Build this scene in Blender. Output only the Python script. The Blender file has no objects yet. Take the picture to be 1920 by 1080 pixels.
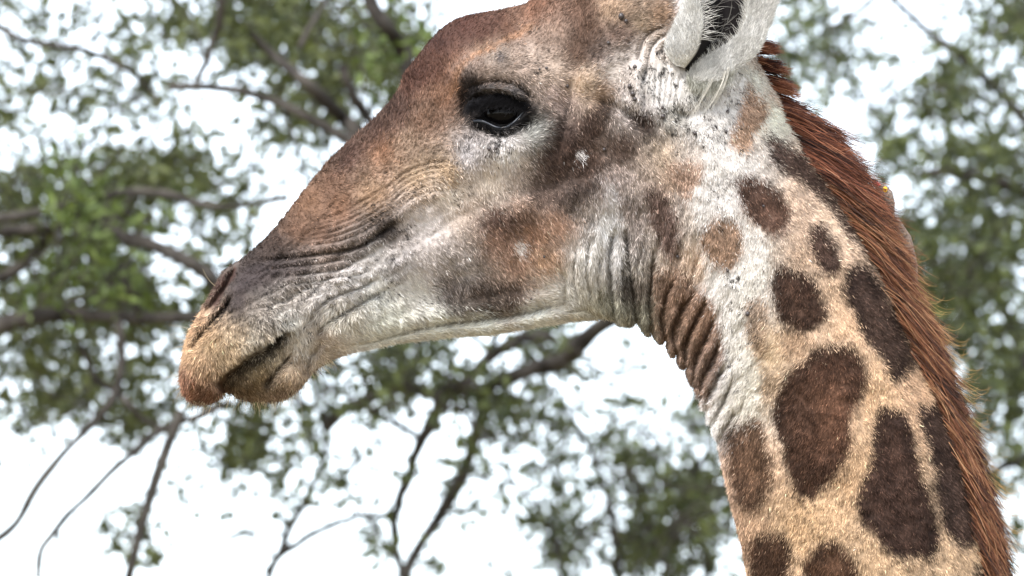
import bpy, math, random
import numpy as np
RS = np.random.RandomState(7)
random.seed(7)
scene = bpy.context.scene
# ------------------------------------------------------------------ camera
PITCH = math.radians(8.0)
DIST = 9.4                      # camera to the giraffe's head, metres
K = 1.13 / 1920.0               # metres per photo pixel in the animal's sagittal plane
HEAD = np.array([0.0, 0.0, 4.3])
CAMPOS = HEAD - DIST * np.array([0, math.cos(PITCH), math.sin(PITCH)])
cam = bpy.data.cameras.new('camera'); camo = bpy.data.objects.new('camera', cam)
scene.collection.objects.link(camo); scene.camera = camo
camo.location = CAMPOS; camo.rotation_euler = (math.pi / 2 + PITCH, 0, 0)
cam.sensor_width = 36.0; cam.lens = 36.0 * DIST / 1.13
cam.clip_start = 0.1; cam.clip_end = 6000
cam.dof.use_dof = True; cam.dof.focus_distance = DIST - 0.07
cam.dof.aperture_fstop = 10.5; cam.dof.aperture_blades = 0
# ------------------------------------------------------------------ light
world = bpy.data.worlds.new('World'); scene.world = world; world.use_nodes = True
nt = world.node_tree; nt.nodes.clear()
SUN_EL, SUN_ROT = math.radians(58), math.radians(200)
n_out = nt.nodes.new('ShaderNodeOutputWorld')
n_bg = nt.nodes.new('ShaderNodeBackground'); n_bg.inputs['Strength'].default_value = 0.1
n_sky = nt.nodes.new('ShaderNodeTexSky'); n_sky.sky_type = 'NISHITA'; n_sky.sun_disc = False
n_sky.sun_elevation = SUN_EL; n_sky.sun_rotation = SUN_ROT
n_bg2 = nt.nodes.new('ShaderNodeBackground'); n_bg2.inputs['Strength'].default_value = .86
n_bg2.inputs['Color'].default_value = (0.95, 0.975, 1.0, 1)       # white overcast
n_add = nt.nodes.new('ShaderNodeAddShader')
nt.links.new(n_sky.outputs[0], n_bg.inputs[0])
nt.links.new(n_bg.outputs[0], n_add.inputs[0]); nt.links.new(n_bg2.outputs[0], n_add.inputs[1])
nt.links.new(n_add.outputs[0], n_out.inputs['Surface'])
sun = bpy.data.lights.new('sun', 'SUN'); suno = bpy.data.objects.new('sun', sun)
scene.collection.objects.link(suno)
sun.energy = 2.6; sun.angle = math.radians(9); sun.color = (1, 0.975, 0.94)
# light comes from above, a little behind the camera's left shoulder
sd = np.array([-0.55, -0.95, 1.12]); sd /= np.linalg.norm(sd)
from mathutils import Vector
suno.rotation_euler = Vector(sd).to_track_quat('Z', 'Y').to_euler()
n_sky.sun_elevation = math.asin(sd[2]); n_sky.sun_rotation = math.atan2(sd[0], sd[1])
vs = scene.view_settings; vs.view_transform = 'Standard'; vs.look = 'None'; vs.gamma = 1
vs.use_curve_mapping = False; vs.exposure = 1.14
scene.render.engine = 'CYCLES'
scene.cycles.max_bounces = 6; scene.cycles.diffuse_bounces = 3; scene.cycles.glossy_bounces = 2
scene.cycles.transmission_bounces = 4
scene.cycles.use_denoising = True
try: scene.cycles_curves.shape = 'RIBBONS'
except Exception: pass

# ------------------------------------------------------------------ helpers
COL = scene.collection
def tag(o, label=None, cat=None, group=None, kind=None):
    if label: o['label'] = label
    if cat: o['category'] = cat
    if group: o['group'] = group
    if kind: o['kind'] = kind
    return o
def empty(name, loc):
    o = bpy.data.objects.new(name, None); COL.objects.link(o); o.location = loc; return o
def mesh_obj(name, verts, faces, mat, parent=None, smooth=True, colors=None):
    """verts (N,3); faces (M,3) or (M,4) array, or a list of arrays of mixed width"""
    me = bpy.data.meshes.new(name)
    fl = faces if isinstance(faces, list) else [faces]
    fl = [np.asarray(f, dtype=np.int32) for f in fl if len(f)]
    verts = np.asarray(verts, dtype=np.float32)
    me.vertices.add(len(verts)); me.vertices.foreach_set('co', verts.ravel())
    nl = sum(f.size for f in fl); npoly = sum(len(f) for f in fl)
    me.loops.add(nl); me.polygons.add(npoly)
    me.loops.foreach_set('vertex_index', np.concatenate([f.ravel() for f in fl]))
    tot = np.concatenate([np.full(len(f), f.shape[1], np.int32) for f in fl])
    st = np.concatenate([[0], np.cumsum(tot)[:-1]]).astype(np.int32)
    me.polygons.foreach_set('loop_start', st)
    me.polygons.foreach_set('loop_total', tot)
    me.polygons.foreach_set('use_smooth', np.full(npoly, smooth))
    if colors is not None:
        a = me.attributes.new('tint', 'FLOAT_COLOR', 'POINT')
        c = np.ones((len(verts), 4), np.float32); c[:, :3] = colors
        a.data.foreach_set('color', c.ravel())
    me.update(calc_edges=True); me.validate()
    me.materials.append(mat)
    o = bpy.data.objects.new(name, me); COL.objects.link(o)
    if parent: o.parent = parent; o.matrix_parent_inverse = parent.matrix_world.inverted() if False else o.matrix_parent_inverse
    return o
def local(parent_loc, v): return np.asarray(v) - np.asarray(parent_loc)
def hair_obj(name, pts, rad, col, mat, parent=None):
    """pts (N,n,3), rad (N,n), col (N,3)"""
    N, n, _ = pts.shape
    cu = bpy.data.hair_curves.new(name)
    cu.add_curves([n] * N)
    cu.position_data.foreach_set('vector', np.ascontiguousarray(pts, dtype=np.float32).ravel())
    ra = cu.attributes.get('radius') or cu.attributes.new('radius', 'FLOAT', 'POINT')
    ra.data.foreach_set('value', np.ascontiguousarray(rad, dtype=np.float32).ravel())
    ca = cu.attributes.new('tint', 'FLOAT_COLOR', 'CURVE')
    c = np.ones((N, 4), np.float32); c[:, :3] = np.clip(col, 0, 1)
    ca.data.foreach_set('color', c.ravel())
    cu.materials.append(mat)
    o = bpy.data.objects.new(name, cu); COL.objects.link(o)
    if parent: o.parent = parent
    return o
def mat_new(name, base=(.5, .5, .5), rough=.7, spec=.3, tint=False):
    m = bpy.data.materials.new(name); m.use_nodes = True
    b = m.node_tree.nodes['Principled BSDF']
    b.inputs['Base Color'].default_value = (*base, 1); b.inputs['Roughness'].default_value = rough
    b.inputs['Specular IOR Level'].default_value = spec
    if tint:
        a = m.node_tree.nodes.new('ShaderNodeAttribute'); a.attribute_name = 'tint'
        m.node_tree.links.new(a.outputs['Color'], b.inputs['Base Color'])
    return m, b
def noise_tint(m, b, c1, c2, scale, detail=5):
    n = m.node_tree.nodes; l = m.node_tree.links
    t = n.new('ShaderNodeTexCoord'); x = n.new('ShaderNodeTexNoise'); x.inputs['Scale'].default_value = scale
    x.inputs['Detail'].default_value = detail
    r = n.new('ShaderNodeValToRGB'); r.color_ramp.elements[0].color = (*c1, 1); r.color_ramp.elements[1].color = (*c2, 1)
    r.color_ramp.elements[0].position = .35; r.color_ramp.elements[1].position = .65
    l.new(t.outputs['Object'], x.inputs['Vector']); l.new(x.outputs['Fac'], r.inputs['Fac']); l.new(r.outputs['Color'], b.inputs['Base Color'])
    bu = n.new('ShaderNodeBump'); bu.inputs['Strength'].default_value = .5; bu.inputs['Distance'].default_value = .01
    l.new(x.outputs['Fac'], bu.inputs['Height']); l.new(bu.outputs['Normal'], b.inputs['Normal'])
def lin(c):
    c = np.asarray(c, float) / 255.0
    return np.where(c < .04045, c / 12.92, ((c + .055) / 1.055) ** 2.4)
def hash2(ix, iy, seed):
    h = (ix * 374761393 + iy * 668265263 + seed * 974634777) & 0xFFFFFFFF
    h = ((h ^ (h >> 13)) * 1274126177) & 0xFFFFFFFF
    h = h ^ (h >> 16)
    return (h & 0xFFFFFF) / float(0xFFFFFF)
def vnoise(x, y, seed=0):
    """value noise in -1..1"""
    fx = np.floor(x); fy = np.floor(y)
    ix = fx.astype(np.int64); iy = fy.astype(np.int64)
    u = x - fx; v = y - fy; u = u * u * (3 - 2 * u); v = v * v * (3 - 2 * v)
    a = hash2(ix, iy, seed); b = hash2(ix + 1, iy, seed); c = hash2(ix, iy + 1, seed); d = hash2(ix + 1, iy + 1, seed)
    return ((a * (1 - u) + b * u) * (1 - v) + (c * (1 - u) + d * u) * v) * 2 - 1
def fbm(x, y, seed=0, o=4):
    s = 0; a = .5
    for i in range(o):
        s = s + a * vnoise(x, y, seed + i * 17); x = x * 2.03 + 5.1; y = y * 2.03 + 3.7; a *= .5
    return s
def sstep(a, b, x):
    t = np.clip((x - a) / (b - a), 0, 1); return t * t * (3 - 2 * t)
def resample(P, n, smooth=0):
    P = np.asarray(P, float)
    d = np.concatenate([[0], np.cumsum(np.linalg.norm(np.diff(P, axis=0), axis=1))])
    t = np.linspace(0, d[-1], n)
    Q = np.stack([np.interp(t, d, P[:, i]) for i in range(P.shape[1])], 1)
    for _ in range(smooth):
        Q[1:-1] = (Q[:-2] + 2 * Q[1:-1] + Q[2:]) / 4
    return Q
def shepard(x, y, pts, vals, p=3.2, eps=14.0):
    """smooth interpolation of vals given at pts"""
    out = np.zeros((len(x), vals.shape[1])); ch = 40000
    px = pts[:, 0].astype(np.float32); py = pts[:, 1].astype(np.float32)
    for i in range(0, len(x), ch):
        X = x[i:i + ch, None].astype(np.float32) - px; Y = y[i:i + ch, None].astype(np.float32) - py
        w = (X * X + Y * Y + eps * eps) ** (-p / 2)
        w /= w.sum(1, keepdims=True)
        out[i:i + ch] = w @ vals.astype(np.float32)
    return out
def poly_dist(x, y, P):
    """unsigned distance to polyline, side sign, and parameter 0..1 of the nearest point"""
    P = np.asarray(P, float)
    best = np.full(x.shape, 1e9); side = np.zeros(x.shape); par = np.zeros(x.shape)
    for i in range(len(P) - 1):
        a = P[i]; b = P[i + 1]; dx, dy = b - a; L2 = dx * dx + dy * dy + 1e-9
        t = np.clip(((x - a[0]) * dx + (y - a[1]) * dy) / L2, 0, 1)
        ex = x - a[0] - t * dx; ey = y - a[1] - t * dy
        d = np.hypot(ex, ey); m = d < best
        best = np.where(m, d, best); side = np.where(m, np.sign(dx * (y - a[1]) - dy * (x - a[0])), side)
        par = np.where(m, (i + t) / (len(P) - 1), par)
    return best, side, par
def inside(x, y, P):
    r = np.zeros(x.shape, bool); n = len(P)
    for i in range(n):
        x1, y1 = P[i]; x2, y2 = P[(i + 1) % n]
        if y1 == y2: continue
        c = ((y1 > y) != (y2 > y)) & (x < (x2 - x1) * (y - y1) / (y2 - y1) + x1)
        r ^= c
    return r
def box_sel(x, y, P, m):
    P = np.asarray(P, float)
    return np.nonzero((x > P[:, 0].min() - m) & (x < P[:, 0].max() + m) & (y > P[:, 1].min() - m) & (y < P[:, 1].max() + m))[0]

# ------------------------------------------------------------------ giraffe space
# (u, v, w): u, v = position in the animal's sagittal plane in units of K, w = towards the camera side.
# The raised head leans with the neck by PITCH; further down the lean straightens so that the legs are upright.
_h = np.linspace(-2000, 9000, 1101)
_ang = PITCH * (1 - sstep(1400, 3200, _h + 540))
_y = np.cumsum(np.sin(_ang)) * 10; _z = np.cumsum(np.cos(_ang)) * 10
_i0 = np.argmin(abs(_h)); _y -= _y[_i0]; _z -= _z[_i0]
def G(u, v, w):
    u = np.asarray(u, float); v = np.asarray(v, float); w = np.asarray(w, float)
    h = v - 540
    a = np.interp(h, _h, _ang)
    y = np.interp(h, _h, _y) - w * np.cos(a)
    z = -np.interp(h, _h, _z) - w * np.sin(a)
    return np.stack([(u - 960) * K, y * K, HEAD[2] + z * K], -1)

UP = [(342, 700), (343, 680), (347, 655), (351, 640), (360, 617), (372, 596), (384, 572), (396, 552), (408, 528), (420, 507), (431, 498), (442, 493), (452, 488), (465, 478),
      (500, 447), (540, 398), (562, 368), (585, 338), (600, 322), (620, 299), (660, 261), (700, 226), (735, 190), (752, 165), (760, 138), (780, 112), (800, 85), (825, 56), (850, 39), (880, 29),
      (920, 23), (950, 17), (985, 9), (1010, -12), (1050, -45), (1110, -75), (1180, -95), (1250, -95), (1310, -70), (1360, -15), (1390, 40), (1408, 90), (1422, 118), (1436, 144), (1458, 182),
      (1480, 231), (1500, 260), (1516, 287), (1557, 342), (1599, 412), (1631, 463), (1673, 546), (1696, 606), (1731, 686), (1763, 751), (1791, 821), (1814, 895), (1832, 987), (1853, 1078),
      (1925, 1400), (2060, 1900), (2300, 2500), (2700, 2950), (3300, 3000), (4300, 3350), (5000, 3700), (5230, 4150), (5230, 4600), (5180, 4680)]
LO = [(342, 700), (341, 715), (345, 735), (355, 748), (367, 755), (380, 757), (395, 754), (408, 747), (421, 737), (432, 736), (444, 744), (465, 750), (486, 752), (510, 752), (527, 749), (540, 743),
      (551, 735), (563, 725), (572, 714), (583, 701), (594, 690), (606, 681), (618, 674), (640, 666), (670, 657), (700, 650), (760, 640), (820, 633), (880, 628), (920, 627), (960, 619),
      (1010, 611), (1060, 603), (1100, 598), (1128, 593), (1142, 594), (1150, 599), (1158, 606), (1170, 609), (1185, 610), (1193, 606), (1199, 610), (1206, 620), (1214, 627), (1222, 624), (1226, 632),
      (1233, 641), (1243, 643), (1248, 638), (1250, 652), (1255, 664), (1262, 669), (1268, 664), (1270, 678), (1277, 689), (1285, 690), (1287, 686), (1288, 702), (1293, 716), (1302, 722),
      (1304, 718), (1305, 732), (1312, 744), (1315, 741), (1315, 755), (1320, 767), (1325, 765), (1326, 780), (1332, 794), (1334, 792), (1336, 808), (1345, 826), (1347, 828), (1351, 850), (1357, 880),
      (1366, 915), (1372, 945), (1380, 975), (1392, 1020), (1402, 1075), (1440, 1400), (1480, 1900), (1560, 2600), (1700, 3300), (1830, 4000), (2200, 4500), (3000, 4850), (4200, 4700),
      (5000, 4720), (5180, 4690)]
UP = np.array(UP, float); LO = np.array(LO, float)
def arc(P): return np.concatenate([[0], np.cumsum(np.linalg.norm(np.diff(P, axis=0), axis=1))])
aU, aL = arc(UP), arc(LO)
def near_arc(P, a, q):
    d, _, _ = poly_dist(np.array([q[0]]), np.array([q[1]]), P)
    t = np.linspace(0, a[-1], 20000); X = np.interp(t, a, P[:, 0]); Y = np.interp(t, a, P[:, 1])
    return t[np.argmin((X - q[0]) ** 2 + (Y - q[1]) ** 2)]
KEYS = [((342, 700), (342, 700)), ((347, 655), (372, 756)), ((384, 572), (425, 737)), ((452, 488), (527, 749)), ((540, 398), (618, 674)), ((660, 261), (760, 640)),
        ((760, 138), (880, 628)), ((850, 39), (960, 619)), ((985, 9), (1060, 603)), ((1180, -95), (1142, 594)), ((1390, 40), (1214, 627)), ((1480, 231), (1268, 664)),
        ((1599, 412), (1315, 745)), ((1696, 606), (1347, 828)), ((1763, 751), (1366, 915)), ((1814, 895), (1380, 975)), ((1853, 1078), (1402, 1075)),
        ((1925, 1400), (1440, 1400)), ((2060, 1900), (1480, 1900)), ((2300, 2500), (1560, 2600)), ((2700, 2950), (1830, 4000)), ((3300, 3000), (3000, 4850)),
        ((4300, 3350), (4200, 4700)), ((5000, 3700), (5000, 4720)), ((5180, 4680), (5180, 4690))]
kU = np.array([near_arc(UP, aU, k[0]) for k in KEYS]); kL = np.array([near_arc(LO, aL, k[1]) for k in KEYS])
# half widths at t = 0 .2 .4 .6 .8 1 (top to bottom)
WT = np.array([[6, 8, 8, 8, 6, 6], [52, 62, 66, 66, 60, 52], [72, 84, 90, 88, 76, 60], [72, 86, 96, 94, 82, 62], [60, 80, 94, 94, 78, 56], [62, 88, 104, 102, 82, 54],
               [84, 122, 134, 122, 90, 58], [104, 162, 154, 132, 96, 64], [115, 170, 168, 140, 100, 68], [120, 160, 168, 155, 118, 78], [110, 145, 168, 168, 140, 92],
               [112, 146, 166, 168, 146, 100], [116, 150, 168, 168, 148, 105], [120, 152, 170, 170, 150, 110], [124, 156, 176, 176, 155, 114], [128, 160, 182, 182, 160, 120],
               [132, 168, 192, 192, 168, 130], [150, 190, 210, 210, 190, 150], [170, 220, 240, 240, 220, 170], [190, 260, 290, 290, 260, 200], [260, 360, 420, 430, 360, 240],
               [280, 420, 480, 500, 440, 300], [260, 420, 480, 500, 420, 280], [200, 350, 420, 420, 330, 200], [30, 40, 40, 40, 40, 30]], float)
tcol = np.linspace(0, 1, 6)
# station parameter
seg = (np.diff(kU) + np.diff(kL)) / 2
nseg = np.maximum(4, np.round(seg / np.where(np.arange(len(seg)) < 17, 2.9, 40.0))).astype(int)
nseg[0] = 40
sp = np.concatenate([[i + np.arange(n) / n for i, n in enumerate(nseg)]][0:] if False else [i + np.arange(n) / n for i, n in enumerate(nseg)] + [[len(seg)]])
s_in = np.minimum(sp, len(seg))
def smooth1(a, m):
    a = a.copy()
    for _ in range(m): a[1:-1] = (a[:-2] + 2 * a[1:-1] + a[2:]) / 4
    return a
idx = np.arange(len(KEYS))
posU = smooth1(np.interp(s_in, idx, kU), 60); posL = smooth1(np.interp(s_in, idx, kL), 60)
lead = sstep(0, 1, s_in[:41])            # crowd rings towards the tip of the muzzle
posU[:41] = np.interp(sstep(0, 1, np.linspace(0, 1, 41)) * .0 + (np.linspace(0, 1, 41)) ** 2, [0, 1], [0, posU[40]])
posL[:41] = np.interp((np.linspace(0, 1, 41)) ** 2, [0, 1], [0, posL[40]])
Ux = np.interp(posU, aU, UP[:, 0]); Uy = np.interp(posU, aU, UP[:, 1])
Lx = np.interp(posL, aL, LO[:, 0]); Ly = np.interp(posL, aL, LO[:, 1])
for q in (Ux, Uy): q[:] = smooth1(q, 3)
Wtab = np.stack([smooth1(np.interp(s_in, idx, WT[:, j]), 120) for j in range(6)], 1)
tip = np.sqrt(np.clip(s_in, 0, 1)); f0 = s_in < 1
for j in range(6): Wtab[f0, j] = Wtab[np.argmax(s_in >= 1), j] * np.sqrt(1 - (1 - s_in[f0]) ** 2 * .999)
NS = len(s_in); NN, NF = 236, 90
th = np.concatenate([np.linspace(0, math.pi, NN, endpoint=False), math.pi + np.linspace(0, math.pi, NF, endpoint=False)])
NR = len(th)
tt = (1 - np.cos(th)) / 2
prof = np.abs(np.sin(th)) ** 0.82 * np.where(th > math.pi, -1, 1)
U2 = Ux[:, None] * (1 - tt) + Lx[:, None] * tt
V2 = Uy[:, None] * (1 - tt) + Ly[:, None] * tt
Wb = np.zeros((NS, NR))
for j in range(NR):
    x = tt[j] * 5; i = min(int(x), 4); f = x - i; f = f * f * (3 - 2 * f)
    Wb[:, j] = Wtab[:, i] * (1 - f) + Wtab[:, i + 1] * f

# ------------------------------------------------------------------ relief of the head and neck
MOUTH = [(546, 612), (530, 624), (510, 641), (490, 652), (468, 664), (438, 688), (420, 703), (412, 718), (420, 732)]
CREASE = []      # (polyline, amplitude, width, taper)
def cr(p, a, w): CREASE.append((p, a * 1.75, w))
def ga(x, y, cx, cy, rx, ry, ang=0):
    c, s = math.cos(math.radians(ang)), math.sin(math.radians(ang))
    X = ((x - cx) * c + (y - cy) * s) / rx; Y = (-(x - cx) * s + (y - cy) * c) / ry
    return np.exp(-(X * X + Y * Y))
# throat folds
folds = [[(1148, 430), (1140, 500), (1148, 560), (1154, 603)], [(1172, 430), (1180, 510), (1189, 570), (1195, 608)], [(1225, 470), (1216, 560), (1222, 627)],
         [(1262, 520), (1245, 565), (1237, 600), (1249, 642)], [(1300, 545), (1275, 585), (1260, 630), (1269, 667)], [(1322, 562), (1298, 610), (1281, 655), (1287, 689)],
         [(1338, 590), (1316, 645), (1298, 690), (1304, 721)], [(1350, 630), (1333, 675), (1312, 715), (1315, 744)], [(1357, 680), (1340, 720), (1322, 752), (1325, 767)],
         [(1366, 725), (1350, 765), (1333, 795)], [(1380, 765), (1360, 800), (1347, 828)]]
for f in folds: cr(f, -17, 5.5)
for f in [[(1105, 440), (1098, 500), (1105, 560)], [(1080, 460), (1072, 520), (1082, 560)], [(1205, 500), (1200, 560), (1203, 600)], [(1163, 470), (1165, 530), (1170, 580)], [(1125, 480), (1120, 540), (1128, 575)],
          [(1285, 555), (1262, 600), (1256, 640)], [(1310, 580), (1290, 630), (1276, 670)], [(1330, 620), (1306, 680), (1295, 705)], [(1345, 655), (1325, 700), (1308, 730)], [(1372, 700), (1362, 740), (1345, 780)], [(1395, 740), (1380, 790), (1352, 845)]]:
    cr(f, -7, 4)
for f in [[(1160, 470), (1158, 540), (1170, 600)], [(1203, 500), (1203, 560), (1210, 620)], [(1240, 560), (1228, 600), (1238, 640)], [(1268, 570), (1252, 620), (1260, 665)], [(1290, 590), (1270, 650), (1279, 688)],
          [(1310, 600), (1288, 670), (1296, 718)], [(1326, 640), (1304, 700), (1310, 738)], [(1338, 690), (1318, 740), (1320, 762)]]:
    cr(f, 9, 7)
# snout wrinkles
cr([(490, 488), (533, 484), (564, 481), (608, 475), (649, 470), (680, 461), (714, 436), (743, 417)], -13, 4.5)
for k in range(6):
    o = 11.5 * (k + 1)
    cr([(560 + 6 * k, 470 - o * .75), (620 + 3 * k, 466 - o * .9), (670 + k, 452 - o), (705, 432 - o), (740, 408 - o * .95)], -5.0 + k * .4, 3.6)
for k, (x0, x1) in enumerate([(500, 660), (520, 690), (530, 700), (520, 690), (500, 660), (480, 620)]):
    o = 15 * (k + 1)
    cr([(x0, 490 + o), ((x0 + x1) / 2, 492 + o * .85 - 8), (x1, 468 + o * .9)], -4.5, 4)
cr([(596, 585), (606, 570), (620, 556), (651, 545), (685, 534), (712, 520)], -9, 5)
cr([(588, 640), (598, 618), (617, 600), (649, 584), (690, 560), (725, 540)], -12, 5)
cr([(575, 610), (590, 585), (612, 560), (640, 540)], -5, 4)
cr([(560, 590), (572, 560), (600, 530), (640, 505), (690, 480)], -4, 5)
cr([(520, 585), (545, 560), (590, 530)], -4, 5)
for k in range(6):
    cr([(720 + 3 * k, 360 + 9 * k), (755 + 3 * k, 326 + 9.5 * k), (800, 308 + 10 * k), (852, 302 + 10 * k)], -4.2, 3.2)
# jaw
cr([(640, 655), (700, 640), (770, 620), (830, 607), (900, 600), (960, 594), (1010, 581), (1052, 568)], -16, 6)
cr([(720, 612), (800, 590), (870, 580), (940, 574), (1000, 560), (1045, 545)], 7, 15)
cr([(860, 626), (940, 612), (1010, 598), (1070, 588), (1120, 588)], 8, 8)
cr([(700, 640), (800, 622), (900, 615), (985, 600), (1060, 583)], 9, 9)
cr([(1060, 590), (1085, 578), (1130, 590)], -8, 6)
cr([(1045, 580), (1060, 560), (1055, 520), (1048, 500)], -6, 7)
# cheek and crest
cr([(600, 455), (700, 405), (790, 365), (860, 320), (930, 285), (1010, 268), (1090, 262)], 8, 30)
cr([(740, 470), (830, 430), (920, 380), (1010, 350), (1100, 330)], -4, 22)
cr([(1068, 150), (1065, 200), (1060, 250), (1030, 300)], -8, 14)
cr([(1085, 170), (1120, 130), (1150, 110)], 8, 16)
cr([(1110, 190), (1160, 205), (1215, 250)], -8, 12)
cr([(1075, 0), (1085, 60), (1075, 110)], -6, 14)
cr([(1140, 0), (1150, 50), (1165, 100)], 5, 18)
# nostril
cr([(443, 496), (436, 514), (424, 535), (409, 558), (392, 582), (380, 598)], -21, 8)
cr([(444, 498), (441, 518), (425, 546), (400, 576), (380, 602)], 7, 5)
cr([(436, 556), (422, 578), (409, 592), (388, 616), (372, 638), (362, 654)], -20, 5.5)
cr([(353, 650), (362, 625), (376, 603)], 5, 6)
# lower lip
cr([(546, 664), (530, 684), (513, 703), (497, 726)], -24, 6)
cr([(588, 650), (582, 670), (576, 690), (566, 708)], -9, 5)
cr([(600, 640), (592, 655), (590, 668)], -8, 5)
# eyelids
cr([(878, 196), (888, 180), (901, 173), (920, 168), (933, 168), (955, 172), (970, 181), (985, 194)], 17, 7)
cr([(882, 170), (905, 160), (935, 156), (965, 162), (990, 180), (1008, 196)], -9, 5)
cr([(884, 226), (898, 231), (914, 235), (929, 245), (944, 248), (962, 240), (984, 218), (1000, 205)], 9, 5)
cr([(878, 240), (905, 248), (940, 260), (975, 250), (1005, 225)], -5, 6)
cr([(860, 175), (868, 205), (868, 235)], -6, 8)
# ear base folds
for f in [[(1245, 55), (1215, 62), (1200, 85), (1190, 130)], [(1250, 68), (1228, 76), (1214, 100), (1205, 160)], [(1250, 85), (1238, 90), (1232, 108)], [(1246, 90), (1242, 110), (1246, 122)]]:
    cr(f, -9, 4)
for k in range(7): cr([(1206 + 12 * k, 120 + 3 * k), (1203 + 11 * k, 160), (1206 + 9 * k, 205)], -3.6, 3)
cr([(1200, 110), (1190, 150), (1195, 210)], 7, 7)
cr([(1255, 215), (1290, 225), (1330, 200), (1345, 165)], -10, 14)
# neck muscles, windpipe
cr([(1350, 560), (1390, 700), (1440, 900), (1470, 1080)], 5, 30)
cr([(1300, 470), (1340, 620), (1372, 740)], -3, 16)
cr([(1600, 700), (1660, 850), (1700, 1050)], -7, 26)
cr([(1500, 640), (1600, 800), (1640, 1080)], 5, 40)

def relief(x, y):
    """displacement towards the camera side"""
    R = np.zeros(x.shape)
    sel = np.nonzero((x < 1950) & (y < 1400))[0]
    xs, ys = x[sel], y[sel]
    r = np.zeros(xs.shape)
    r += 20 * ga(xs, ys, 940, 128, 95, 34, 6) + 10 * ga(xs, ys, 1005, 165, 50, 50)
    r -= 26 * ga(xs, ys, 925, 208, 62, 36, 8) + 14 * ga(xs, ys, 876, 198, 18, 34)
    r += 10 * ga(xs, ys, 930, 275, 90, 26, -8)
    r += 14 * ga(xs, ys, 960, 450, 110, 80, -20) - 8 * ga(xs, ys, 760, 440, 90, 30, -30)
    r -= 9 * ga(xs, ys, 840, 540, 90, 30, -12)
    r += 10 * ga(xs, ys, 470, 610, 70, 35, -35) + 12 * ga(xs, ys, 385, 705, 34, 40) + 15 * ga(xs, ys, 482, 700, 42, 22, -40) + 20 * ga(xs, ys, 548, 712, 24, 24)
    r += 7 * ga(xs, ys, 1120, 420, 40, 90) + 12 * ga(xs, ys, 1235, 420, 40, 80, -15)
    r -= 10 * ga(xs, ys, 1300, 470, 26, 110, -10)
    r -= 12 * ga(xs, ys, 1050, 230, 26, 70, 10)
    # mouth: upper lip overhangs the lower
    b = box_sel(xs, ys, MOUTH, 90)
    d, sgn, par = poly_dist(xs[b], ys[b], MOUTH)
    lower = (sgn < 0)
    end = np.clip(par * 14, 0, 1)
    r[b] += np.where(lower, -18 * np.exp(-(d / 40) ** 2) - 16 * np.exp(-(d / 8) ** 2), 12 * np.exp(-(d / 26) ** 2) - 46 * np.exp(-(d / 5.5) ** 2)) * end
    # lobes along the lip edge
    r[b] += np.where(~lower, 5 * np.exp(-(d / 10) ** 2) * np.sin(par * 52 + 2), 0) * np.clip((.55 - par) * 6, 0, 1)
    for P, a, w in CREASE:
        b = box_sel(xs, ys, P, w * 3.2)
        if len(b) == 0: continue
        PP = resample(P, max(6, len(P) * 3), 2)
        wob = .8 * vnoise(xs[b] / 14, ys[b] / 14, 91)
        d, _, par = poly_dist(xs[b] + wob, ys[b] + wob, PP)
        tap = np.clip(np.minimum(par, 1.0 if P in folds else 1 - par) * 5 + .15, 0, 1)
        r[b] += a * np.exp(-(d / w) ** 2) * tap
    # fine skin folds: noise stretched along the local run of the face
    c, s = math.cos(math.radians(-33)), math.sin(math.radians(-33))
    X = xs * c + ys * s; Y = -xs * s + ys * c
    sn = ga(xs, ys, 590, 520, 190, 100, -30)
    r += 10 * sn * fbm(X / 46, Y / 10, 3, 3)
    r += 6.0 * fbm(xs / 40, ys / 40, 12, 3) + 3.2 * fbm(xs / 13, ys / 16, 31, 2)
    thr = sstep(1040, 1100, xs) * (1 - sstep(1330, 1400, xs)) * sstep(330, 480, ys)
    r += 9.0 * thr * fbm((xs + ys * .3) / 12, ys / 90, 44, 2)
    R[sel] = r
    return R
edge = np.clip(np.abs(np.sin(th)) * 1.6, 0, 1) ** .8
R2 = relief(U2.ravel(), V2.ravel()).reshape(U2.shape)
tipf = np.clip(s_in * 1.2, 0, 1)[:, None]
W2 = Wb * prof[None, :] + R2 * edge[None, :] * np.where(th > math.pi, -1, 1)[None, :] * tipf
bodyV = G(U2, V2, W2)

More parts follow.
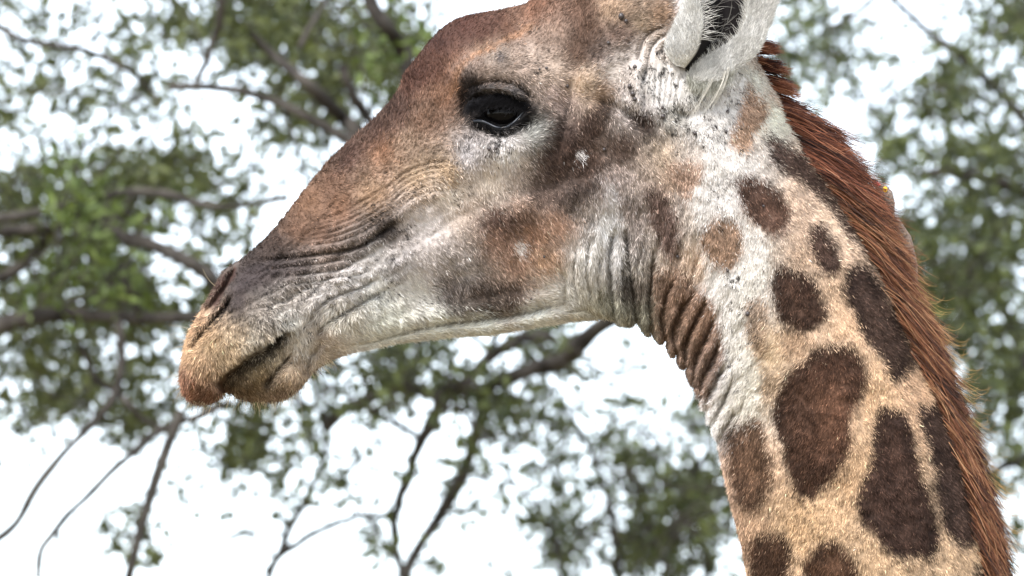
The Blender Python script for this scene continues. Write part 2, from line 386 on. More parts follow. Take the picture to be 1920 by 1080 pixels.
# ------------------------------------------------------------------ coat colours (pigment, with gains baked in to offset light and shade)
CP = """870 45 102 58 44;820 80 99 60 48;780 140 125 84 66;822 140 142 96 71;740 200 98 73 62;700 240 97 74 63;650 290 109 81 68;720 290 157 112 78;620 345 130 94 68;580 380 141 102 71;640 390 144 102 71;
560 430 132 96 70;520 455 96 76 63;600 430 134 99 75;700 370 155 122 89;780 330 177 148 113;840 320 175 145 106;760 280 164 135 108;800 230 146 111 86;830 180 150 108 78;845 110 164 115 82;900 60 115 75 53;
950 50 128 86 61;1000 20 154 107 78;905 88 163 127 96;930 105 176 157 138;990 100 174 152 132;1040 140 190 167 144;1010 60 170 140 117;880 130 163 141 125;1080 20 134 100 78;1100 60 106 80 63;1150 20 174 143 110;
1160 70 130 103 87;1120 110 106 86 75;1200 50 138 115 87;1240 30 151 117 84;1080 110 102 73 53;1050 190 189 165 151;1095 165 218 190 157;1130 180 160 126 95;1150 140 206 194 180;1180 200 230 218 207;1200 120 224 212 199;
1240 180 219 215 209;1265 222 150 146 133;1100 240 96 71 57;1050 250 83 64 56;1210 230 90 70 55;1160 280 121 97 79;880 290 168 162 158;950 290 236 231 224;1003 250 156 156 146;850 370 234 222 205;920 350 223 207 187;
980 330 196 177 159;1040 310 107 82 65;1060 280 93 69 56;1100 300 115 86 67;800 420 225 216 209;870 395 202 180 158;930 410 106 78 63;980 400 125 95 72;1000 440 180 135 103;940 450 173 133 107;1050 420 196 154 125;
970 490 195 154 125;1020 490 196 155 118;1080 380 189 177 166;1120 430 236 236 231;1140 350 178 161 151;1100 470 236 233 224;1180 400 175 159 147;1160 480 178 172 162;1120 520 217 210 195;700 480 197 191 182;750 500 182 175 169;
800 500 197 186 177;840 530 128 114 105;900 545 131 110 96;960 550 133 107 89;860 500 177 166 156;780 545 226 222 210;700 555 236 236 226;640 600 236 229 210;720 600 236 236 217;820 600 236 236 219;900 612 236 236 219;
1000 590 236 236 222;1060 550 236 231 217;600 640 201 180 152;480 492 60 51 50;520 480 74 64 60;470 540 66 58 56;450 575 91 78 70;500 530 98 86 80;560 500 120 106 96;620 480 144 125 111;680 462 115 99 88;
720 430 103 89 79;600 540 205 198 189;660 520 224 219 212;540 570 188 178 165;500 600 176 163 147;450 620 168 139 108;400 640 183 141 99;380 680 182 132 91;358 720 174 114 84;395 735 142 93 68;430 660 188 148 107;
470 630 182 168 148;540 595 204 202 188;357 640 236 183 133;450 720 117 86 56;490 690 156 128 79;520 660 184 163 128;550 700 198 170 135;530 740 140 114 91;570 650 208 198 180;1130 560 177 173 147;1165 570 166 163 140;
1190 540 131 117 103;1205 590 152 149 126;1230 590 156 145 117;1100 580 201 191 160;1300 230 176 172 163;1340 250 200 198 195;1330 380 214 211 207;1300 300 213 201 187;1360 540 236 236 236;1380 600 236 236 236;1370 680 236 236 236;
1400 740 206 201 194;1420 480 182 170 155;1350 800 236 236 231;1415 140 236 236 219;1450 215 236 236 215;1420 300 197 188 176;1415 450 180 165 145;1500 400 202 176 150;1560 400 236 210 180;1500 480 188 161 134;1570 540 200 170 140;
1430 720 186 159 131;1640 740 210 176 141;1710 740 204 170 140;1600 600 221 186 154;1500 970 208 174 137;1440 660 216 191 160;1600 880 192 159 125;1480 650 191 158 129;1390 985 193 160 131;1650 1080 199 168 135;1800 1060 199 170 139;
1510 310 209 182 153;1395 860 224 184 149;1270 560 173 140 110;1310 600 166 133 105;1240 290 199 175 145;1250 330 187 157 128;1290 420 192 178 161;1290 500 218 190 161;1470 185 177 148 124;1430 120 166 140 119;1300 20 236 236 234;
1240 100 230 219 204;1370 180 236 236 236;1310 180 236 236 226"""
CPa = np.array([[float(v) for v in q.split()] for q in CP.replace('\n', '').split(';')])
CPp, CPc = CPa[:, :2], lin(CPa[:, 2:])
CPc *= (1 - .3 * ga(CPp[:, 0], CPp[:, 1], 860, 60, 150, 70) - .2 * ga(CPp[:, 0], CPp[:, 1], 700, 240, 110, 60, -45))[:, None]  # top-facing forehead and nose ridge darkened to offset the stronger light there
PATCH = [  # polygon, colour, softness, strength
    ([(1285, 205), (1330, 180), (1398, 130), (1412, 150), (1385, 190), (1372, 220), (1362, 285), (1400, 300), (1436, 290), (1430, 318), (1395, 322), (1366, 345), (1375, 395), (1412, 435), (1442, 455), (1432, 500), (1428, 552), (1394, 560), (1392, 620),
      (1406, 668), (1424, 700), (1428, 768), (1400, 782), (1366, 788), (1348, 830), (1332, 800), (1340, 770), (1354, 720), (1356, 670), (1350, 620), (1332, 560), (1316, 510), (1306, 470), (1300, 410), (1292, 370), (1318, 335), (1320, 290), (1292, 250)], (222, 217, 207), 9, .9),
    ([(1190, 125), (1240, 118), (1290, 145), (1300, 180), (1280, 205), (1240, 200), (1200, 180)], (222, 217, 207), 12, .75),
    ([(1405, 155), (1425, 180), (1440, 215), (1430, 235), (1415, 250), (1405, 280), (1385, 290), (1367, 282), (1368, 255), (1380, 225), (1383, 190), (1393, 165)], (180, 144, 112), 7, .9),
    ([(1435, 262), (1460, 250), (1482, 262), (1505, 290), (1532, 322), (1562, 358), (1590, 400), (1610, 430), (1640, 480), (1655, 520), (1640, 515), (1610, 470), (1575, 425), (1545, 390), (1515, 354), (1490, 335), (1460, 316), (1440, 290)], (82, 62, 55), 9, .95),
    ([(1370, 340), (1400, 325), (1430, 332), (1455, 350), (1475, 385), (1482, 412), (1465, 440), (1440, 448), (1415, 430), (1390, 400), (1372, 370)], (98, 70, 56), 9, .95),
    ([(1508, 430), (1525, 420), (1548, 425), (1565, 455), (1573, 485), (1560, 512), (1540, 514), (1522, 490), (1508, 460)], (78, 57, 50), 8, .95),
    ([(1445, 500), (1480, 495), (1515, 515), (1540, 560), (1546, 595), (1530, 622), (1490, 630), (1460, 600), (1444, 560), (1436, 525)], (76, 53, 43), 9, .97),
    ([(1578, 500), (1600, 486), (1640, 515), (1668, 560), (1692, 610), (1712, 660), (1704, 700), (1685, 716), (1650, 690), (1620, 640), (1600, 610), (1580, 560), (1576, 525)], (72, 55, 50), 9, .97),
    ([(1506, 672), (1528, 650), (1560, 642), (1592, 652), (1617, 682), (1624, 714), (1612, 740), (1594, 756), (1586, 778), (1590, 812), (1580, 850), (1555, 892), (1524, 938), (1490, 915), (1466, 872), (1456, 820), (1444, 790), (1448, 738), (1462, 708), (1484, 694)], (74, 50, 40), 10, .97),
    ([(1640, 760), (1680, 755), (1702, 790), (1715, 850), (1722, 880), (1742, 920), (1757, 1000), (1742, 1050), (1700, 1042), (1650, 1030), (1620, 990), (1596, 950), (1600, 920), (1625, 860), (1630, 820), (1634, 790)], (68, 48, 43), 10, .97),
    ([(1718, 755), (1745, 745), (1772, 768), (1795, 825), (1815, 895), (1828, 960), (1834, 1022), (1810, 1032), (1780, 1030), (1760, 990), (1745, 900), (1735, 830), (1718, 790)], (70, 53, 50), 9, .96),
    ([(1365, 790), (1400, 780), (1430, 800), (1440, 850), (1446, 900), (1430, 940), (1400, 970), (1385, 962), (1370, 900), (1353, 840)], (112, 85, 68), 11, .95),
    ([(1398, 1010), (1430, 985), (1470, 985), (1480, 1020), (1472, 1070), (1470, 1200), (1420, 1200), (1402, 1060)], (86, 60, 47), 10, .95),
    ([(1500, 1050), (1520, 1012), (1550, 1000), (1582, 1020), (1604, 1060), (1620, 1180), (1490, 1180)], (86, 58, 44), 10, .95),
    ([(1308, 422), (1340, 400), (1370, 410), (1392, 445), (1396, 475), (1378, 500), (1350, 506), (1320, 487), (1302, 452)], (152, 120, 92), 9, .95),
    ([(1245, 305), (1280, 300), (1320, 312), (1312, 335), (1295, 360), (1285, 388), (1270, 355), (1250, 325)], (180, 145, 118), 9, .85),
    ([(1203, 345), (1235, 348), (1262, 380), (1280, 420), (1280, 460), (1265, 503), (1240, 475), (1220, 425), (1206, 380)], (112, 86, 74), 12, .93),
    ([(1222, 500), (1270, 495), (1300, 530), (1330, 565), (1346, 620), (1353, 680), (1340, 730), (1325, 765), (1300, 745), (1270, 690), (1245, 650), (1226, 600), (1218, 540)], (146, 114, 90), 8, .85),
    ([(1395, 565), (1420, 555), (1435, 580), (1433, 640), (1425, 672), (1405, 655), (1394, 610)], (172, 142, 115), 9, .8),
    ([(1822, 1045), (1855, 1060), (1875, 1200), (1830, 1200)], (72, 54, 50), 8, .95),
    ([(1140, 255), (1175, 250), (1195, 275), (1190, 305), (1160, 320), (1138, 295)], (104, 82, 68), 14, .85),
    ([(1100, 205), (1135, 190), (1160, 200), (1145, 235), (1110, 265), (1088, 255)], (78, 58, 46), 12, .85),
    ([(1165, 205), (1195, 205), (1230, 235), (1228, 258), (1200, 245), (1175, 228)], (70, 52, 42), 9, .85),
    ([(1015, 275), (1055, 252), (1098, 262), (1118, 325), (1100, 388), (1060, 402), (1020, 388), (985, 376), (978, 350), (1000, 315)], (88, 66, 54), 20, .78),
    ([(1165, 370), (1195, 360), (1215, 430), (1210, 480), (1185, 500), (1168, 450)], (118, 104, 96), 12, .55),
    ([(1075, 395), (1105, 385), (1118, 430), (1105, 470), (1085, 450)], (128, 112, 100), 12, .5),
    ([(1128, 340), (1155, 330), (1160, 400), (1158, 560), (1140, 560), (1132, 440)], (226, 224, 220), 9, .55),
    ([(885, 420), (930, 398), (985, 402), (1000, 425), (960, 435), (910, 440)], (100, 74, 60), 18, .7),
    ([(820, 560), (860, 530), (930, 520), (975, 545), (970, 580), (900, 592), (840, 587)], (84, 70, 58), 16, .8),
    ([(870, 170), (900, 158), (950, 164), (990, 178), (1004, 200), (1008, 222), (990, 243), (950, 258), (905, 252), (880, 246), (866, 220), (866, 190)], (32, 29, 31), 13, .97),
    ([(888, 240), (900, 180), (930, 190), (975, 196), (986, 206), (984, 222), (960, 246), (930, 252), (905, 245)], (14, 13, 15), 4, .98),
    ([(858, 160), (880, 140), (900, 148), (892, 185), (886, 250), (868, 252), (858, 215)], (46, 40, 38), 10, .75),
    ([(896, 178), (908, 168), (940, 165), (968, 173), (984, 186), (976, 191), (955, 181), (925, 178), (903, 184)], (128, 120, 114), 4, .75),  # grey strip paints the lit ridge of the upper lid fold
    ([(436, 494), (446, 500), (440, 522), (420, 552), (395, 582), (382, 584), (400, 545), (415, 515)], (96, 68, 57), 4, .95),
    ([(545, 616), (510, 645), (468, 669), (440, 693), (424, 707), (416, 722), (424, 734), (432, 720), (447, 705), (476, 684), (517, 658), (548, 627)], (44, 32, 25), 4, .85),  # dark lip skin, with the shadow between the lips painted in
    ([(432, 552), (440, 556), (415, 596), (390, 622), (372, 642), (362, 656), (358, 650), (372, 628), (392, 604), (412, 580)], (34, 29, 30), 4, .95),
    ([(447, 500), (480, 492), (560, 486), (600, 492), (560, 515), (500, 520), (470, 560), (440, 585), (425, 580), (440, 540)], (84, 72, 70), 16, .75),
    ([(448, 488), (470, 474), (500, 456), (530, 456), (520, 475), (480, 488)], (92, 76, 66), 12, .7),
    ([(690, 465), (715, 435), (745, 408), (752, 414), (735, 436), (712, 455)], (58, 50, 46), 6, .85),
    ([(430, 720), (450, 690), (480, 675), (515, 690), (500, 730), (470, 745), (435, 738)], (120, 94, 62), 14, .6),
    ([(1160, 520), (1180, 500), (1196, 560), (1190, 590), (1175, 585)], (86, 76, 66), 8, .6),
    ([(750, 168), (765, 130), (785, 105), (805, 78), (830, 52), (860, 35), (920, 20), (952, 18), (940, 45), (900, 72), (870, 90), (845, 118), (820, 150), (790, 180), (765, 192)], (98, 64, 52), 15, .65),
    ([(838, 190), (850, 150), (868, 118), (895, 95), (935, 76), (985, 52), (1005, 35), (1010, 48), (975, 68), (930, 88), (900, 104), (876, 128), (858, 158), (848, 198)], (190, 134, 86), 6, .6),
    ([(690, 250), (740, 200), (790, 190), (760, 240), (700, 290), (640, 330), (600, 345), (640, 300)], (112, 80, 66), 14, .45),
    ([(1085, 10), (1120, 10), (1135, 60), (1110, 100), (1085, 120), (1072, 90)], (116, 86, 66), 16, .6),
]
SPOTS = [(1087, 293, 9, 250, 246, 240), (974, 465, 11, 250, 244, 236), (1397, 588, 5, 60, 48, 46), (1360, 508, 3.5, 70, 60, 55), (1268, 482, 4, 60, 48, 46), (918, 282, 4, 70, 62, 60), (931, 280, 4, 70, 62, 60),
         (938, 112, 9, 120, 108, 102), (1427, 386, 4, 60, 36, 32), (1185, 178, 5, 50, 40, 36), (1178, 168, 4, 50, 40, 36)]
DOTREG = [(1290, 190, 90, 60, 240), (1230, 150, 50, 50, 130), (1180, 170, 16, 24, 30), (1330, 260, 60, 40, 90), (910, 285, 50, 25, 60), (640, 530, 90, 45, 90), (720, 420, 40, 25, 60), (800, 340, 70, 40, 50),
          (1380, 640, 30, 130, 120), (1020, 120, 60, 50, 40), (1340, 400, 60, 90, 50), (520, 600, 60, 40, 60), (760, 560, 80, 30, 30)]
dots = []
for cx, cy, rx, ry, n in DOTREG:
    for _ in range(int(n * .8)): dots.append((RS.normal(cx, rx * .7), RS.normal(cy, ry * .7), RS.uniform(.9, 1.6) + (RS.rand() < .25) * RS.uniform(.6, 1.9)))
def coat(x, y):
    # irregular, fur-edged boundaries
    wx = x + 13 * fbm(x / 42, y / 42, 5, 4) + 3.5 * vnoise(x / 5, y / 7, 8)
    wy = y + 13 * fbm(x / 42 + 40, y / 42, 6, 4) + 4.5 * vnoise(x / 5, y / 7, 9)
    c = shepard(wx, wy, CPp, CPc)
    far = np.nonzero((y > 1120) | (x > 1950))[0]
    if len(far):          # below the picture the coat goes on as blotches on tan
        v = np.abs(fbm(x[far] / 260, y[far] / 330, 60, 2))
        m = sstep(.035, .07, v)[:, None] * sstep(1120, 1200, y[far])[:, None]
        c[far] = lin([205, 172, 138]) * (1 - m) + lin([78, 56, 46]) * m
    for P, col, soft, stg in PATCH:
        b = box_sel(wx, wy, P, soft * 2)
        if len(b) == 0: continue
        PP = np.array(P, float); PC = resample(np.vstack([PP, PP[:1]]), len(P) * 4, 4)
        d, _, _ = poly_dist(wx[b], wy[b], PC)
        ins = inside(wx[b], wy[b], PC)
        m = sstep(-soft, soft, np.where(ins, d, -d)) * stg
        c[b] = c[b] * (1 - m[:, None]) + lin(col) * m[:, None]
        if sum(col) < 330 and PP[:, 0].min() > 1300:      # blotches are darkest in a band just inside their edge
            band = np.where(ins, np.exp(-((d - 13) / 9) ** 2), 0); heart = np.where(ins, sstep(18, 42, d), 0) * (.6 + .6 * fbm(x[b] / 30, y[b] / 40, 83, 2))
            c[b] *= (1 - .22 * band + .34 * heart)[:, None]
    # lighter heart of the big neck blotch
    m = (ga(x, y, 1556, 775, 38, 58, 20) * .75)[:, None]; c = c * (1 - m) + lin([132, 94, 74]) * m
    m = (ga(x, y, 1540, 690, 40, 22, -20) * .35)[:, None]; c = c * (1 - m) + lin([110, 76, 60]) * m
    for sx, sy, r, *col in SPOTS:
        m = (1 - sstep(r * .5, r * 1.3, np.hypot(x - sx, y - sy)))[:, None]; c = c * (1 - m) + lin(col) * m
    # black flecks
    order = np.argsort(x); xs = x[order]
    for dx, dy, r in dots:
        i0, i1 = np.searchsorted(xs, [dx - r * 1.4, dx + r * 1.4]); b = order[i0:i1]
        b = b[np.hypot(x[b] - dx, y[b] - dy) < r * 1.3]
        c[b] = c[b] * .15 + lin([45, 38, 36]) * .5
    mott = 1 + .30 * fbm(x / 22, y / 26, 70, 3) + .22 * vnoise(x / 4.2, y / 6.0, 75) + .12 * vnoise(x / 90, y / 110, 76) + .5 * vnoise(x / 4.6, y / 4.6, 79) * ga(x, y, 1060, 330, 90, 130)
    g = c @ np.array([.25, .6, .15]); mott = 1 + (mott - 1) * (1 - .6 * sstep(.35, .65, g))
    c = c * mott[:, None]; c[:, 1] *= .975
    g = c @ np.array([.25, .6, .15]); k = (.20 - .12 * sstep(1200, 1400, x) + .10 * ga(x, y, 400, 690, 90, 80))[:, None]
    c = c * (1 - k) + g[:, None] * k
    g = np.clip(c @ np.array([.25, .6, .15]), .005, 1); f = np.clip((g / .34) ** .22, .74, 1.1)
    # inside the blotches the brown varies from hair to hair and from place to place
    dk = (1 - sstep(.05, .22, g)) * sstep(1200, 1350, x)
    f = f * (1 + dk * (.55 * fbm(x / 26, y / 34, 81, 3) + .30 * vnoise(x / 9, y / 12, 82)))
    c = c * f[:, None]; c[:, 0] *= 1 + .03 * dk; c[:, 2] *= 1 - .05 * dk
    mz = ga(x, y, 400, 680, 90, 80); c[:, 0] *= 1 - .05 * mz; c[:, 1] *= 1 + .07 * mz
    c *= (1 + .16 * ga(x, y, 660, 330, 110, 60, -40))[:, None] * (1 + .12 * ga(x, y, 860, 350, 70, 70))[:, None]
    c[:, 2] *= 1 - .07 * sstep(1340, 1420, x) * sstep(420, 620, y)
    return c

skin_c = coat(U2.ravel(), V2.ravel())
print('coat done')

# ------------------------------------------------------------------ materials
m_skin, b_ = mat_new('giraffe_skin', rough=.85, spec=.15, tint=True)
m_fur, b_ = mat_new('giraffe_fur', rough=.75, spec=.1, tint=True)
m_mane, b_ = mat_new('mane_hair', rough=.6, spec=.25, tint=True)
m_eye, b_ = mat_new('giraffe_eye', (.0025, .002, .002), .04, .1)
m_ear_in, b_ = mat_new('ear_skin', rough=.8, spec=.1, tint=True)
FUR_GAIN, SKIN_GAIN = .74, .62

# ------------------------------------------------------------------ giraffe
GROUND_Z = 0.0
g_loc = (2.0, 0.35, GROUND_Z)
gir = empty('giraffe', g_loc)
tag(gir, 'giraffe in profile facing left, brown blotched coat, rust mane and pale ear', 'giraffe')
gl = np.array(g_loc)
bodyV_l = bodyV.reshape(-1, 3) - gl
I = np.arange(NS - 1)[:, None] * NR; J = np.arange(NR)[None, :]; J1 = (J + 1) % NR
quads = np.stack([I + J, I + J1, I + NR + J1, I + NR + J], -1).reshape(-1, 4)
# legs, hooves and tail join the same mesh
extraV, extraF, extraC = [], [], []
def tube(pts, rad, n=16):
    pts = np.asarray(pts, float); base = len(bodyV_l) + sum(len(e) for e in extraV)
    V = []
    for i, p in enumerate(pts):
        t = pts[min(i + 1, len(pts) - 1)] - pts[max(i - 1, 0)]; t /= np.linalg.norm(t)
        a = np.cross(t, [0, 1, 0]); a /= np.linalg.norm(a) + 1e-9; b = np.cross(t, a)
        ph = np.linspace(0, 2 * math.pi, n, endpoint=False)
        V.append(p + rad[i] * (np.cos(ph)[:, None] * a + np.sin(ph)[:, None] * b))
    V = np.concatenate(V); m = len(pts)
    q = [(base + i * n + j, base + i * n + (j + 1) % n, base + (i + 1) * n + (j + 1) % n, base + (i + 1) * n + j) for i in range(m - 1) for j in range(n)]
    extraV.append(V - gl); extraF.extend(q); extraC.append(np.tile(lin([190, 160, 130]), (len(V), 1)))
yb = float(np.interp(4200 - 540, _h, _y)) * K
for x0, sgn in ((1.05, -1), (1.05, 1)):
    y0 = yb + sgn * .2
    tube([(x0, y0, 2.3), (x0 + .02, y0, 1.75), (x0 - .03, y0, 1.15), (x0 - .02, y0, .95), (x0, y0, .3), (x0 - .04, y0, .12), (x0 - .07, y0, .0)], [.2, .13, .075, .085, .055, .065, .085])
for x0, sgn in ((2.3, -1), (2.3, 1)):
    y0 = yb + sgn * .19
    tube([(x0, y0, 2.2), (x0 + .02, y0, 1.7), (x0 + .16, y0, 1.2), (x0 + .18, y0, 1.02), (x0 + .1, y0, .3), (x0 + .05, y0, .12), (x0 + .02, y0, .0)], [.26, .15, .075, .08, .055, .065, .085])
tube([(2.5, yb, 2.2), (2.62, yb, 1.9), (2.63, yb, 1.4), (2.6, yb, 1.05)], [.05, .03, .02, .05], 8)
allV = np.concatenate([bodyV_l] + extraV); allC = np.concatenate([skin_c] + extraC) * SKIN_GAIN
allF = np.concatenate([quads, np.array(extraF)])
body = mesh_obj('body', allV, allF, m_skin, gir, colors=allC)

# vertex normals of the loft (outwards)
du = np.gradient(bodyV, axis=0)
dv = (np.roll(bodyV, -1, axis=1) - np.roll(bodyV, 1, axis=1))
nrm = np.cross(du, dv); nrm /= np.linalg.norm(nrm, axis=-1, keepdims=True) + 1e-12
if nrm[NS // 4, NN // 2, 1] > 0: nrm = -nrm

# fur flow (photo plane directions)
FL = """345 720 -.2 1;380 700 0 1;360 740 -.5 .9;370 640 -.3 1;400 650 .2 1;430 670 .5 .85;470 640 .5 .85;510 620 .5 .85;470 560 .3 .9;480 500 .6 .6;540 460 .7 .6;450 600 .1 1;540 540 .5 .8;600 480 .5 .8;640 440 .5 .8;
600 350 .8 .5;650 370 1 -.05;600 400 .9 .3;560 410 .8 .5;700 350 .9 -.4;680 300 .8 -.4;740 230 .5 -.85;800 140 .4 -.9;850 90 .5 -.85;900 60 .7 -.7;960 40 .9 -.3;1020 20 .8 -.5;830 220 .5 -.8;790 280 .8 -.5;
860 150 .3 -.9;900 110 .8 -.4;950 110 1 .2;1000 140 .9 .5;1040 190 .8 .6;1010 240 .8 -.2;880 280 .2 1;940 290 .3 1;1000 300 .5 .9;800 360 .7 .6;740 420 .6 .75;700 500 .5 .85;640 540 .4 .9;590 590 -.2 1;620 590 -.4 .9;
700 600 .78 .6;780 590 .78 .6;660 560 .6 .8;620 640 .8 .5;850 560 .6 .8;960 550 .5 .86;1000 590 .9 -.3;900 610 .95 -.25;800 620 .95 -.1;900 430 .6 .75;1000 420 .6 .8;1000 370 .6 .8;1050 300 .7 .7;1100 220 .4 .9;
1100 160 .8 -.5;1060 60 .3 -.9;1120 40 .6 -.8;1160 90 .8 -.4;1200 40 .9 -.4;1230 150 .1 1;1190 160 -.2 1;1180 280 .4 .9;1120 380 .2 1;1130 480 0 1;1180 560 .05 1;1240 400 .1 1;1250 300 .4 .9;1300 260 .1 1;1340 300 -.1 1;
1240 580 -.1 1;1280 600 -.3 .95;1320 680 -.4 .9;1300 470 0 1;1340 460 .2 1;1370 660 -.4 .9;1440 680 -.6 .8;1380 480 -.3 1;1430 380 .1 1;1400 230 0 1;1450 250 .4 .9;1500 330 .5 .85;1560 430 .4 .9;1500 560 -.2 1;
1600 620 0 1;1680 600 .5 .85;1640 560 .3 .95;1560 720 -.3 .95;1480 800 -.4 .9;1400 860 -.3 .95;1380 950 -.2 1;1640 850 0 1;1740 850 .3 .95;1800 900 .35 .93;1700 1000 .1 1;1550 1000 -.2 1;1450 1030 -.2 1;1350 790 -.5 .85;
460 720 .6 .7;500 740 .4 .9;540 710 -.1 1;560 670 .1 1;575 720 .4 .9"""
FLa = np.array([[float(v) for v in q.split()] for q in FL.replace('\n', '').split(';')])
def flow(x, y):
    d = shepard(x, y, FLa[:, :2], FLa[:, 2:], p=4, eps=10)
    a = np.arctan2(d[:, 1], d[:, 0]) + .36 * fbm(x / 30, y / 30, 101, 3) + .16 * vnoise(x / 7, y / 7, 107)
    d = np.stack([np.cos(a), np.sin(a)], 1)
    return d
def grid_sample(n, dens):
    """random points on the loft: (i, j) cell, bary; dens = relative weight per cell"""
    A = np.linalg.norm(np.cross(bodyV[1:, :, :] - bodyV[:-1, :, :], np.roll(bodyV, -1, 1)[:-1] - bodyV[:-1]), axis=-1)
    p = (A * dens).ravel(); cs = np.cumsum(p); cs /= cs[-1]
    k = np.searchsorted(cs, RS.rand(n)); i = k // NR; j = k % NR; j1 = (j + 1) % NR
    a, b = RS.rand(n), RS.rand(n)
    def g(F):
        F = F if F.ndim == 3 else F[..., None]
        a_ = a[:, None]; b_ = b[:, None]
        return F[i, j] * (1 - a_) * (1 - b_) + F[i + 1, j] * a_ * (1 - b_) + F[i, j1] * (1 - a_) * b_ + F[i + 1, j1] * a_ * b_
    return g(bodyV), g(nrm), g(U2)[:, 0], g(V2)[:, 0], W2[i, j]
CU, CV = U2[:-1], V2[:-1]
inframe = (CU > 300) & (CU < 1990) & (CV > -70) & (CV < 1150)
near = (th < math.pi)[None, :] | (np.abs(np.sin(th)) < .35)[None, :]
def strands(P, Nn, x, y, length, rad, lift, npt=4, spread=.28, droop=.15, sgn=None):
    d2 = flow(x, y)
    a = math.cos(PITCH)
    D = np.stack([d2[:, 0], -d2[:, 1] * math.sin(PITCH) * -1.0, -d2[:, 1] * math.cos(PITCH)], 1)   # down the image = -Z', Z' = (0,-sin,cos)
    D[:, 1] = d2[:, 1] * math.sin(PITCH)
    D -= Nn * (D * Nn).sum(1, keepdims=True)
    D /= np.linalg.norm(D, axis=1, keepdims=True) + 1e-9
    D = D + Nn * lift[:, None] + RS.normal(0, spread, D.shape)
    D /= np.linalg.norm(D, axis=1, keepdims=True)
    t = np.linspace(0, 1, npt)[None, :, None]
    L = (length * K)[:, None, None]
    bend = (-Nn * lift[:, None] * .8 + RS.normal(0, .09, D.shape))[:, None, :]
    pts = (P - Nn * .0012)[:, None, :] + D[:, None, :] * L * t + bend * L * t * t * droop * 2
    r = rad[:, None] * K * np.array([1, .95, .75, .12])[None, :npt] if npt == 4 else rad[:, None] * K * np.linspace(1, .1, npt)[None]
    return pts, r
# --- near-side coat in view
N1 = 850000
dens = np.where(inframe & near, 1.0, 0.0)
P, Nn, x, y, w = grid_sample(N1, dens)
eyeang = ga(x, y, 947, 220, 37, 19, 4)
keep = (RS.rand(N1) > eyeang * 1.6) & ~(inside(x, y, [(435, 500), (444, 500), (438, 522), (418, 550), (398, 575), (384, 584), (402, 548)]) & (RS.rand(N1) < .9))
d, sg, par = poly_dist(x, y, [(436, 556), (422, 578), (409, 592), (388, 616), (372, 638), (362, 654)]); keep &= ~(d < 3.6)
d, sg, par = poly_dist(x, y, [(441, 500), (434, 518), (422, 538), (406, 562), (390, 584)]); keep &= ~(d < 6)
d, sg, par = poly_dist(x, y, MOUTH); keep &= ~((d < 5.5) & (par > .02))
P, Nn, x, y = P[keep], Nn[keep], x[keep], y[keep]
ln = 10.0 + 2.2 * fbm(x / 60, y / 60, 200, 2) + RS.uniform(-4, 5, len(x))
ln *= 1 - .35 * ga(x, y, 880, 80, 180, 60) - .35 * ga(x, y, 460, 540, 60, 60)
ln *= (1 - .3 * ga(x, y, 630, 430, 120, 110)) * (1 - .45 * ga(x, y, 1240, 140, 60, 70)) * (1 - .4 * ga(x, y, 480, 710, 40, 34)) * (1 - .3 * ga(x, y, 1280, 620, 70, 90))
ln *= 1 + .5 * ga(x, y, 420, 680, 60, 50) + .45 * ga(x, y, 760, 590, 200, 40) + .4 * ga(x, y, 1130, 520, 90, 80) + .5 * ga(x, y, 520, 610, 70, 26, -35)
js = np.where(RS.rand(len(x)) < .08, 2.6, 1.0)
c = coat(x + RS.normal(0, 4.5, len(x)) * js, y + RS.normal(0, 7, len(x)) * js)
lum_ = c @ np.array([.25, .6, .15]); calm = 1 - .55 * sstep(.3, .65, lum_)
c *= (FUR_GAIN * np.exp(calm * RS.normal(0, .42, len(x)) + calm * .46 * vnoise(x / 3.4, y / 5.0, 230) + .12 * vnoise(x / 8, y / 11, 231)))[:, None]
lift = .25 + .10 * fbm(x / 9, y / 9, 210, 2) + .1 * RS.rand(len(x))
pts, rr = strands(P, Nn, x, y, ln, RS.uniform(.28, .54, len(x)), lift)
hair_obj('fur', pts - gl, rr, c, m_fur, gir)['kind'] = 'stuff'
# --- far side and out of frame: sparser, coarser
N2 = 60000
dens = np.where(~(inframe & near) & (CU < 2300) & (CV < 1700), 1.0, 0.0)
P, Nn, x, y, w = grid_sample(N2, dens)
c = coat(x, y) * (FUR_GAIN * np.exp(RS.normal(0, .2, len(x))))[:, None]
pts, rr = strands(P, Nn, x, y, RS.uniform(14, 26, len(x)), RS.uniform(.9, 1.5, len(x)), np.full(len(x), .3))
hair_obj('far_side_fur', pts - gl, rr, c, m_fur, gir)['kind'] = 'stuff'
print('fur done')

def curve_pts(base, dirs2, length, w0, dw, curl, n=7):
    """long hairs in giraffe space: base (N,2) uv, dirs2 angle start/end (N,2), arc"""
    N = len(base); t = np.linspace(0, 1, n)
    ang = dirs2[:, :1] + (dirs2[:, 1:] - dirs2[:, :1]) * t[None] ** 1.0 + curl[:, None] * np.clip(t[None] - .75, 0, 1) * 4
    st = (length / (n - 1))[:, None]
    x = base[:, :1] + np.concatenate([np.zeros((N, 1)), np.cumsum(np.cos(ang[:, 1:]) * st, 1)], 1)
    y = base[:, 1:] + np.concatenate([np.zeros((N, 1)), np.cumsum(np.sin(ang[:, 1:]) * st, 1)], 1)
    w = w0[:, None] + dw[:, None] * t[None]
    return G(x, y, w)
